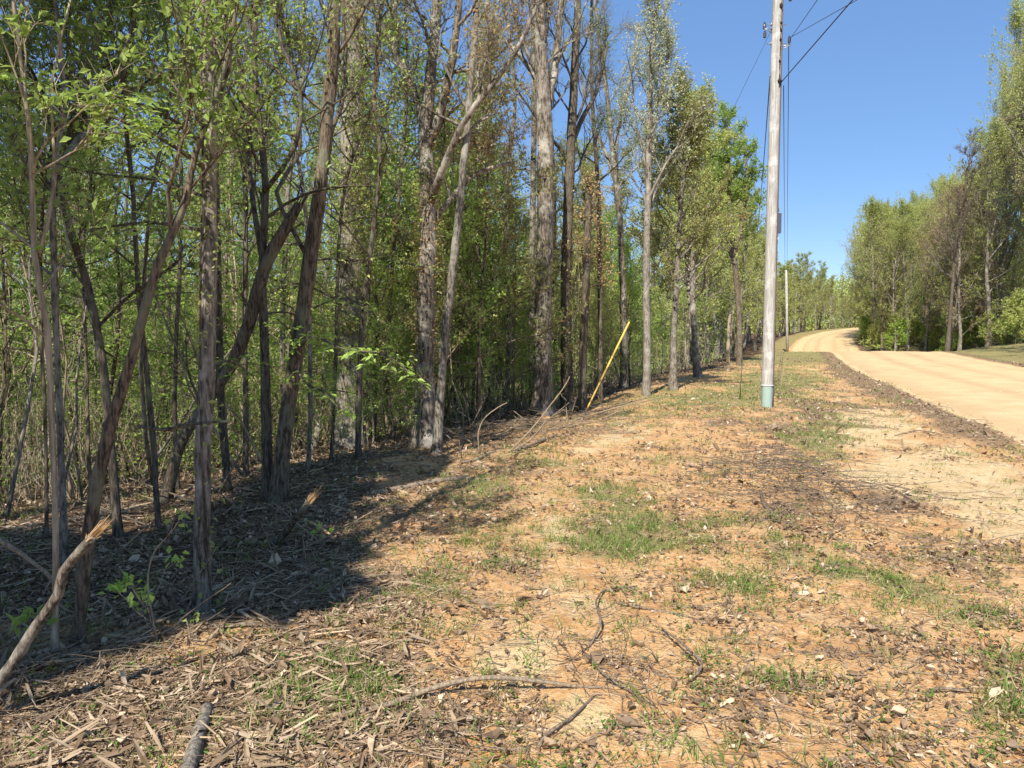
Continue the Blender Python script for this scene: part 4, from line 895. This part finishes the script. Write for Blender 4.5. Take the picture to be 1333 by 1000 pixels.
    # distant pole
    gy = 80.; q = at(1025, 456, gy); zb = Hs(q[0], q[1]); base = np.array([q[0], q[1], zb]); tp = at(1023.5, 352, gy)
    r2 = empty('utility_pole', base, 'small distant pale utility pole beside the far bend of the road', 'utility pole'); mb = MB(); tube(mb, [base - [0, 0, .1], (base + tp) / 2, tp], [.14, .13, .11], 12); mb.build('pole_shaft', polew, r2, loc=base)
    # wires
    up = at(1016, -120, Y); w1 = on(60, 1.45, 2.6); w2 = on(108, 1.3, 1.1)
    def back(u, v, y): return at(u, v, y)
    def ext(a, u, v, y=4.0, k=2.2):   # runs over the viewer's right shoulder
        q = at(u, v, y); return a + (q - a) * k
    wire('upper thin wire rising right from the pole bracket', [on(52, 1.45, 2.6), ext(on(52, 1.45, 2.6), 1064, 0, 12)], .006)
    wire('faint lowest-angled thin wire running right from the pole bracket', [on(50, 1.45, 2.6), ext(on(50, 1.45, 2.6), 1098, 10, 12)], .005)
    wire('thick black cable slanting up right from the pole shaft', [w2, ext(w2, 1110, 0, 12)], .010)
    wire('thin wire dropping from the pole bracket to the distant pole', [on(55, 1.45, 2.4), tp + [.1, 0, -.1]], .008, .6)
    wire('second thin wire beside the pole reaching the distant pole', [on(112, 1.45, 1.6), tp + [-.1, 0, -.5]], .008, .3)
    q = at(984, 312, 60); wire('dark wire hanging left of the pole toward the far trees', [on(100, -1.4, 1.1), q + (q - on(100, -1.4, 1.1)) * .1], .011, .8)
    # thin rusty rod left of the pole
    a = ground(963, 520); mb = MB(); tube(mb, [a - [0, 0, .05], a + [.03, 0, .7], a + [.0, 0, 1.55]], [.012, .009, .006], 5)
    tag(mb.build('dead_stalk', BK['dark'], loc=a), 'thin dark upright stalk in the grass left of the utility pole', 'stalk')
    a = ground(1013, 522); mb = MB(); tube(mb, [a - [0, 0, .05], a + [.06, 0, .45], a + [.13, 0, .85]], [.008, .006, .003], 5)
    tag(mb.build('dry_stalk', M_straw, loc=a), 'pale dry weed stalk in the grass right of the utility pole', 'stalk')


def gbranch(label, pts, mat=None, name='fallen_branch', cat='branch', lift=None, twigs=0, seed=0, k=7, splinter=False, side=None):
    """pts: (u, v, width px[, height above the ground m])"""
    rng = np.random.default_rng(500 + seed); P = []
    for p in pts:
        h = p[3] if len(p) > 3 else 0.0; g = ground(p[0], p[1])
        if h: 
            # bisection on depth
            lo, hi = .8, g[1]
            for _ in range(40):
                m = (lo + hi) / 2; q = at(p[0], p[1], m)
                if q[2] - Hs(q[0], q[1]) > h: lo = m
                else: hi = m
            g = at(p[0], p[1], (lo + hi) / 2)
            if h > .1 and P: g = at(p[0], p[1], P[0][1] - .02 * len(P))
        r = p[2] * .8 / 2 / F * g[1]; P.append([g[0], g[1], g[2] + (r * .8 if not h else 0), r])
    S = spline(np.array(P), .05); Pt = S[:, :3] + np.cumsum(rng.normal(size=(len(S), 3)) * .0012, 0); R = np.maximum(S[:, 3] * (1 + .08 * rng.normal(size=len(S))), .0015)
    mb = MB(); tube(mb, Pt, R, k, rough=.03, rng=rng); L = np.linalg.norm(Pt[-1] - Pt[0])
    for q in range(twigs):
        i = int(rng.uniform(.1, .95) * (len(Pt) - 1)); T = nrm(Pt[min(i + 1, len(Pt) - 1)] - Pt[i - 1]); d = nrm(T * .5 + rng.normal(size=3) * [.8, .8, .25] + [0, 0, .05]); l = min(L * rng.uniform(.08, .3), .3); a = Pt[i]; pts_ = [a]
        for s in range(4): d = nrm(d + rng.normal(size=3) * .25); nx = pts_[-1] + d * l / 4; nx[2] = max(nx[2], Hs(nx[0], nx[1]) + .004); pts_.append(nx)
        tube(mb, np.array(pts_), np.linspace(max(R[i] * .5, .0015), .0012, 5), 4)
    loc = Pt[0]; o = mb.build(name, mat or M_stick, loc=loc); tag(o, label, cat)
    if splinter:
        T = nrm(Pt[-1] - Pt[-4]); n = 16; a = rng.uniform(0, 2 * PI, n); X = nrm(np.cross(T, [0, 0, 1.])); Z = np.cross(X, T); off = (np.cos(a)[:, None] * X + np.sin(a)[:, None] * Z) * R[-1] * .8
        n = 34; a = rng.uniform(0, 2 * PI, n); off = (np.cos(a)[:, None] * X + np.sin(a)[:, None] * Z) * R[-1] * rng.uniform(.2, .95, (n, 1)); A = Pt[-1] - T * .03 + off; B = A + T * splinter * rng.random((n, 1)) ** 1.3 + off * .3 + rng.normal(size=(n, 3)) * .008; m2 = MB(); sticks(m2, A, B, R[-1] * .24, R[-1] * .03, 4)
        s = m2.build('splintered_end', M_wood, smooth=False); s.parent = o; s.location = -Vector_(loc)
    return o
def Vector_(l):
    from mathutils import Vector
    return Vector([float(c) for c in l])
def build_debris():
    D = M_twig
    gbranch('long curved brown stick lying across the clay in the near foreground', [(425, 934, 7), (470, 926, 9, .02), (520, 912, 10, .03), (560, 897, 10, .05), (600, 886, 9, .07), (650, 882, 8, .08), (700, 885, 7, .06), (740, 890, 6, .03), (785, 894, 5)], seed=1)
    gbranch('thick grey log end rising from the bottom edge of the picture', [(232, 1050, 27, .03), (247, 995, 25, .03), (260, 952, 23, .03), (270, 918, 20, .03)], BK['pale'], 'fallen_log', 'log', seed=2, k=10)
    gbranch('bare pale log lying along the edge of the shade in the middle distance', [(484, 645, 9), (520, 638, 9), (560, 630, 9), (600, 625, 8), (640, 627, 6)], seed=3)
    gbranch('splintered broken trunk leaning up from the lower left corner with a torn orange end', [(-40, 945, 19), (18, 862, 18, .12), (50, 812, 17, .3), (76, 774, 17, .42), (83, 744, 15, .5), (106, 714, 14, .58), (122, 697, 13, .66)], BK['mott'], 'broken_branch', 'broken branch', seed=4, k=12, splinter=.16)
    gbranch('pale dead limb sloping down from the left edge onto the thin sapling', [(-20, 692, 8, .55), (25, 718, 8, .45), (60, 745, 7, .35), (78, 765, 5, .25)], seed=5)
    gbranch('splintered broken stump with reddish split wood in the shade', [(350, 712, 12), (368, 698, 12, .06), (388, 672, 11, .16), (402, 654, 9, .24)], BK['brown'], 'broken_stump', 'broken stump', seed=6, splinter=.22)
    gbranch('short pale debarked stick behind the broken stump', [(404, 680, 4, .05), (420, 690, 5, .03), (434, 702, 5)], M_wood, seed=7)
    gbranch('curved twiggy branch arching over the brush heap near the utility pole', [(980, 606, 3.5), (1000, 600, 4, .06), (1020, 598, 4, .1), (1045, 603, 4, .1), (1080, 622, 4, .06), (1105, 641, 4, .03), (1125, 654, 3)], D, twigs=8, seed=8)
    gbranch('forked twig with an angular bend in the right foreground', [(862, 818, 3, .02), (880, 832, 4, .05), (902, 852, 5, .06), (914, 862, 5, .05), (908, 876, 4, .03), (900, 888, 4), (912, 905, 3)], D, twigs=4, seed=9)
    gbranch('straight dark twig pointing at the angular forked twig', [(790, 864, 4), (830, 873, 5), (870, 881, 4), (905, 888, 3)], D, twigs=5, seed=10)
    gbranch('dark branched twig standing on the clay right of the long curved stick', [(768, 842, 4), (778, 820, 4, .04), (782, 805, 4, .06), (776, 785, 3, .04), (790, 770, 3), (830, 765, 3)], D, twigs=8, seed=11)
    gbranch('dry twig bundle running down right of centre in the near foreground', [(760, 850, 4), (790, 880, 4, .02), (830, 905, 5), (870, 932, 4), (905, 965, 4)], D, twigs=12, seed=12)
    gbranch('straight brown twig beside the green tuft in the foreground', [(800, 786, 3), (850, 796, 4), (890, 803, 4), (925, 814, 3)], D, twigs=2, seed=13)
    gbranch('short crooked twig end below the long curved stick', [(700, 975, 6), (712, 955, 6, .02), (740, 935, 5, .03), (775, 905, 4)], D, twigs=5, seed=14)
    gbranch('bent brown branch with a side prong near the right edge', [(1206, 912, 3), (1212, 897, 4, .03), (1240, 896, 5, .03), (1275, 903, 4), (1300, 912, 3)], D, twigs=2, seed=15)
    gbranch('straight pale twig above the bent branch near the right edge', [(1165, 876, 3), (1200, 877, 3), (1232, 880, 3)], seed=16)
    gbranch('tall arching pale dead branch at the left end of the brush by the wood edge', [(624, 592, 2.6), (623, 565, 2.4, .35), (630, 545, 2.2, .6), (648, 530, 2, .8), (660, 524, 1.5, .9)], seed=17)
    gbranch('long slanting pale limb rising from the brush by the wood edge', [(662, 590, 3.2), (680, 572, 3, .15), (700, 550, 2.8, .4), (715, 530, 2.4, .7), (735, 503, 2, 1.1), (742, 490, 1.4, 1.3)], twigs=6, seed=18)
    gbranch('low slanting pale limb beneath the long slanting limb', [(668, 588, 3), (695, 568, 2.6, .15), (712, 545, 2, .35)], twigs=4, seed=19)
    gbranch('dark low branch lying right of the slanting limbs', [(668, 590, 4), (690, 580, 5, .04), (715, 570, 4, .04), (725, 568, 3)], D, twigs=4, seed=20)
    gbranch('pale curved log at the border of shade and grass under the slim grey trunk', [(600, 603, 4), (620, 600, 5), (640, 590, 5), (652, 588, 4)], seed=21)
    gbranch('thin dark leaning stem rising right from the shaded bank', [(493, 588, 4), (515, 555, 4, .3), (540, 522, 4, .7), (566, 495, 3, 1.1)], BK['dark'], seed=22)
    gbranch('thin grey stick leaning across the shade left of centre', [(200, 836, 2.5), (250, 795, 2.5, .1), (300, 758, 2, .25)], seed=23)
    gbranch('pale bark slab lying at the edge of the shade lower left', [(287, 842, 9), (302, 852, 9), (318, 864, 7)], seed=24)
    gbranch('crooked brown root-like stick crossing the straw under the peeling trunk', [(222, 770, 5), (245, 795, 6), (275, 818, 6), (330, 817, 5), (375, 822, 3)], D, twigs=5, seed=25)
    gbranch('horizontal dark limb sagging between the leaning trunks at left', [(180, 555, 6, 1.15), (215, 560, 6, 1.1), (250, 552, 5, 1.12), (300, 548, 4, 1.2)], BK['dark'], twigs=4, seed=26)
    gbranch('dark bent limb lying low among the trunks at the far left', [(85, 632, 6), (110, 612, 6, .2), (135, 590, 5, .4), (170, 600, 5, .35), (200, 640, 4, .05)], BK['dark'], twigs=4, seed=27)
    gbranch('rotting log lying in the shade at the left edge', [(-30, 640, 16), (20, 625, 15), (60, 628, 13), (110, 638, 10)], BK['dark'], 'fallen_log', 'log', seed=28, k=9)
    gbranch('grey stick lying in the grass left of the yellow guy guard base', [(585, 515, 3), (620, 540, 3, .3), (650, 556, 3, .1), (690, 572, 3)], seed=29) if False else None
    gbranch('short forked grey stick in the brush heap near the pole', [(990, 640, 4), (994, 655, 5, .03), (1004, 668, 5), (1012, 680, 4)], D, twigs=3, seed=30)
    gbranch('small dark twig lying in the sand by the track', [(1165, 568, 2), (1195, 562, 2.5), (1225, 566, 2)], D, seed=31)
    gbranch('thin branch half buried in leaves at right', [(1155, 635, 3), (1180, 648, 3), (1200, 660, 3)], D, twigs=3, seed=32)
    rg = np.random.default_rng(88)
    for i in range(26):
        u = rg.uniform(570, 800); v = np.interp(u, [560, 600, 700, 760, 800], [598, 588, 558, 548, 540]) + rg.normal() * 7; lean = rg.normal() * 38; hh = rg.uniform(6, 34)
        gbranch('thin dead stick poking up from the brush along the wood edge', [(u, v, 2.6), (u + lean * .5, v - hh * .5, 2.2, .3), (u + lean * 1.1, v - hh, 1.4, .6)], [M_stick, M_twig][i % 2], 'dead_stick', 'stick', twigs=2, seed=200 + i, k=5)['group'] = 'dead sticks along the wood edge'
    for i in range(16):
        u = rg.uniform(60, 470); v = rg.uniform(640, 800); a = rg.normal() * 60; hh = rg.uniform(5, 90)
        gbranch('thin dead stick leaning in the shade among the left trunks', [(u, v, 2.8), (u + a * .5, v - hh * .5, 2.4, .15), (u + a, v - hh, 1.6, .3)], [M_stick, M_twig][i % 2], 'dead_stick', 'stick', twigs=3, seed=240 + i, k=5)['group'] = 'dead sticks in the left shade'
    # brush heaps
    rng = np.random.default_rng(61)
    def heap(label, u, v, rx, ry, n, h, lmin, lmax, mat=D):
        c = ground(u, v); mb = MB(); x = c[0] + rng.normal(size=n) * rx; y = c[1] + rng.normal(size=n) * ry; a = rng.uniform(0, 2 * PI, n); L = rng.uniform(lmin, lmax, n); fall = np.exp(-((x - c[0]) / rx / 1.6) ** 2 - ((y - c[1]) / ry / 1.6) ** 2)
        z = H(x, y) + rng.random(n) ** .6 * h * fall; w = rng.uniform(.0011, .0036, n) * (1.7 if lmax >= .85 else 1)
        for q in range(3):
            x2 = x + np.cos(a) * L / 3; y2 = y + np.sin(a) * L / 3; z2 = np.maximum(H(x2, y2) + .004, z + rng.normal(size=n) * .03); sticks(mb, np.stack([x, y, z], 1), np.stack([x2, y2, z2], 1), w * (1 - .2 * q), w * (.8 - .2 * q)); x, y, z = x2, y2, z2; a = a + rng.normal(size=n) * .6
        tag(mb.build('brush_pile', mat, loc=c), label, 'brush pile', kind='stuff')
    heap('low heap of dark twigs and leaves on the rise in front of the utility pole', 1025, 645, .5, .7, 260, .45, .25, .9)
    heap('grey tangle of dead sticks at the wood edge left of the yellow guy guard', 695, 566, .8, .6, 150, .3, .3, 1.2, M_stick)
    heap('small pile of pale dead sticks at the foot of the yellow guy guard', 778, 546, .35, .3, 45, .25, .3, .9, M_stick)
    heap('small heap of dark twigs in the near foreground right of the long curved stick', 775, 860, .16, .16, 34, .06, .1, .35)
    heap('tangle of dry twigs at the bottom edge below the long curved stick', 610, 970, .16, .12, 26, .05, .1, .3)
    heap('pale straw and split twigs heaped at the left under the splintered trunk', 60, 880, .3, .25, 120, .08, .1, .5, M_stick)
    # seedlings
    def seedling(label, pts, spots, leafm, seed, ls=.055):
        rg = np.random.default_rng(seed); P = []
        Yb = ground(pts[0][0], pts[0][1])[1]; S = spline(px_path(pts, Yb), .05); loc = S[0, :3].copy(); mb = MB(); tube(mb, S[:, :3], np.maximum(S[:, 3], .0015), 5)
        cl = []
        for (u, v, n) in spots:
            ml = MB(); cl.append(ml)
            c = at(u, v, Yb + rg.normal() * .1); i = int(np.argmin(((S[:, :3] - c) ** 2).sum(1) - 0 * S[:, 2])); i = max(0, i - 3); m = (S[i, :3] + c) / 2 + [0, 0, -.02]
            tube(mb, [S[i, :3], m, c], [.002, .0017, .0013], 4); d = nrm(c - S[i, :3]); C = c + rg.normal(size=(n, 3)) * .018; leaves(ml, C, d * .5 + rg.normal(size=(n, 3)) * .7, ls * rg.uniform(.6, 1.1, n), ls * .55, rg, up=1.5)
        root = empty('seedling', loc, label, 'seedling'); mb.build('stem', BK['tan'], root, loc=loc); [q.build('leaf_cluster', LF[leafm], root, loc=loc, smooth=False) for q in cl]
    seedling('small leafy seedling with bright leaves catching sun in the shade below the peeling trunk', [(205, 838, 4), (198, 800, 3), (192, 760, 3), (200, 720, 2), (225, 690, 2), (245, 655, 1.5)],
             [(152, 768, 9), (168, 758, 10), (180, 788, 10), (188, 775, 9), (196, 782, 6), (218, 732, 7), (228, 672, 7), (240, 725, 5), (150, 768, 5), (175, 765, 6), (112, 800, 8)], 'fresh', 1)
    seedling('low broad-leaved seedling at the left edge', [(35, 850, 3), (38, 825, 3), (40, 805, 2)], [(32, 808, 7), (48, 802, 7), (20, 815, 5), (60, 806, 4)], 'green', 2, .075)
    seedling('small green seedling at the edge of the shade near the bark slab', [(248, 838, 3), (246, 820, 2.5), (242, 805, 2)], [(240, 812, 8), (252, 806, 6), (232, 820, 5)], 'green', 3, .04)
    seedling('bright green tuft of seedling beside the pale debarked stick', [(415, 706, 3), (418, 696, 2), (420, 688, 2)], [(416, 690, 8), (425, 692, 6), (409, 694, 5)], 'fresh', 4, .05)


# ------------------------------------------------------------------ light, sky, camera
EL = math.radians(46); SUN = np.array([-.322, -.947, 0]); SUN = SUN / np.linalg.norm(SUN) * math.cos(EL); SUN[2] = math.sin(EL)
def build_shaders():
    """trees left of and behind the photographer: they throw the shade over the left foreground"""
    rng = np.random.default_rng(5)
    poly = [(-120, 715), (150, 705), (250, 680), (300, 655), (390, 606), (470, 590), (580, 592), (560, 618), (455, 650), (440, 680), (490, 705), (430, 745), (460, 785), (310, 795), (215, 835), (110, 850), (60, 895), (-120, 940)]
    G = np.array([ground(u, v)[:2] for u, v in poly])
    fl = [at(u, v, y) for u, v, y in ((255, 180, 4.2), (200, 175, 4.0), (150, 155, 3.9), (110, 140, 3.8), (60, 128, 3.7), (215, 150, 3.9), (300, 158, 4.1), (330, 165, 4.), (230, 235, 4.5),
          (420, 445, 7.), (450, 455, 6.7), (490, 462, 6.5), (520, 475, 6.4), (410, 500, 7.), (112, 716, 2.9), (124, 695, 2.85), (140, 680, 2.8), (88, 738, 3.0), (155, 768, 3.8), (180, 780, 3.8), (268, 120, 4.3), (268, 60, 4.3), (268, 20, 4.3), (265, 240, 4.3), (268, 300, 4.3), (267, 360, 4.3), (266, 420, 4.3), (380, 500, 7.3), (400, 380, 7.3), (415, 280, 7.3))]
    FS = np.array([q[:2] - SUN[:2] / SUN[2] * q[2] for q in fl])
    # solid mask test
    def inside(x, y):
        c = np.zeros(len(x), bool); j = len(G) - 1
        for i in range(len(G)):
            xi, yi = G[i]; xj, yj = G[j]
            c ^= ((yi > y) != (yj > y)) & (x < (xj - xi) * (y - yi) / (yj - yi + 1e-9) + xi); j = i
        return c
    n = 14000; lo = G.min(0); hi = G.max(0); lo[0] = max(lo[0], -9); x = rng.uniform(lo[0], hi[0], n); y = rng.uniform(lo[1], hi[1], n); k = inside(x, y) & (fbm(x / .55, y / .55, 91, 3) > -.24); k &= (((np.stack([x, y], 1)[:, None] - FS[None]) ** 2).sum(-1).min(1) > .2 ** 2); x, y = x[k], y[k]
    t = rng.uniform(5.2, 8.2, len(x)) / math.sin(EL) * 1.0; C = np.stack([x, y, 0 * x], 1) + SUN * t[:, None]
    u, v = project(C[:, 0], C[:, 1], C[:, 2]); ok = ((C[:, 1] < .3) | (v < -25) | (u < -60) | (u > 1400)); C = C[ok]
    base = np.array([(-5.2, -3.4), (-6.6, .6), (-8.2, 3.8), (-3.6, -6.0)])
    own = np.argmin(((C[:, None, :2] - base[None]) ** 2).sum(-1), 1)
    LB = ['tall broad tree whose crown shades the left foreground', 'tall tree out of view at the near left wood edge', 'tall tree beyond the left edge of the picture', 'tall tree farthest back on the near left side']
    for b in range(len(base)):
        c = C[own == b]
        if len(c) < 10: continue
        bx, by = base[b]; bz = Hs(bx, by); T = Tree(rng); top = c[:, 2].max() + .5; P = np.array([[bx, by, bz - .1], [bx + .1, by, bz + 2.5], [bx, by + .15, bz + 5], [bx, by, top]])
        S = spline(P, .4); R = .16 * (1 - .85 * np.linspace(0, 1, len(S))); T.limb(S, R, 8, .05)
        cl = c[rng.permutation(len(c))[:70]]
        for q in cl:
            hz = max(bz + 2.2, q[2] - .9 * math.hypot(q[0] - bx, q[1] - by)); p = np.array([bx, by, min(hz, top)]); m = (p + q) / 2 + rng.normal(size=3) * .1 + np.array([0, 0, .15]); tube(T.w, spline([p, m, q], .4), np.linspace(.025, .006, len(spline([p, m, q], .4))), 4, cap=False)
        near = cl[np.argmin(((c[:, None] - cl[None]) ** 2).sum(-1), 1)]; sticks(T.w, near, c, .004, .002)
        m = 6; CC = (c[:, None] + rng.normal(size=(len(c), m, 3)) * .07).reshape(-1, 3); leaves(T.l, CC, rng.normal(size=CC.shape), .15, .10, rng)
        root = empty('shade_tree', (bx, by, bz), LB[b], 'tree'); T.build(root, (bx, by, bz), BK['grey'], LF['green'])


def light():
    w = bpy.data.worlds.new('World'); SC.world = w; w.use_nodes = True; nt = w.node_tree
    bg = nt.nodes['Background']; sky = nt.nodes.new('ShaderNodeTexSky'); sky.sky_type = 'NISHITA'; sky.sun_disc = False
    sky.sun_elevation = EL; sky.sun_rotation = math.atan2(SUN[0], SUN[1]) % (2 * PI); sky.air_density = .85; sky.dust_density = .0; sky.ozone_density = 2.6
    hs = nt.nodes.new('ShaderNodeHueSaturation'); hs.inputs['Saturation'].default_value = 1.13; nt.links.new(sky.outputs[0], hs.inputs['Color']); nt.links.new(mix(nt, hs.outputs[0], (1.3, 2.4, 4.8), .5), bg.inputs[0]); bg.inputs[1].default_value = .11
    L = bpy.data.lights.new('sun', 'SUN'); L.energy = 5.0; L.angle = math.radians(.5); L.color = (1, .95, .87)
    o = bpy.data.objects.new('sun', L); COL.objects.link(o)
    from mathutils import Vector
    o.rotation_euler = Vector(-SUN).to_track_quat('-Z', 'Y').to_euler(); o.location = (-20, -30, 40)
    cam = bpy.data.cameras.new('camera'); c = bpy.data.objects.new('camera', cam); COL.objects.link(c)
    c.location = (0, 0, EYE); c.rotation_euler = (math.radians(90) - TH, 0, 0); cam.sensor_fit = 'HORIZONTAL'; cam.sensor_width = 36; cam.lens = 36 * F / 1333
    cam.clip_end = 2000; cam.clip_start = .05; SC.camera = c
    SC.view_settings.view_transform = 'Standard'; SC.view_settings.look = 'None'; SC.view_settings.exposure = .62
    SC.cycles.max_bounces = 5; SC.cycles.diffuse_bounces = 3; SC.cycles.transmission_bounces = 2; SC.cycles.glossy_bounces = 2

build_ground(); build_road(); build_litter()
build_heroes(); build_left_stems(); build_utility(); build_debris(); build_generic(); build_shaders()
light()
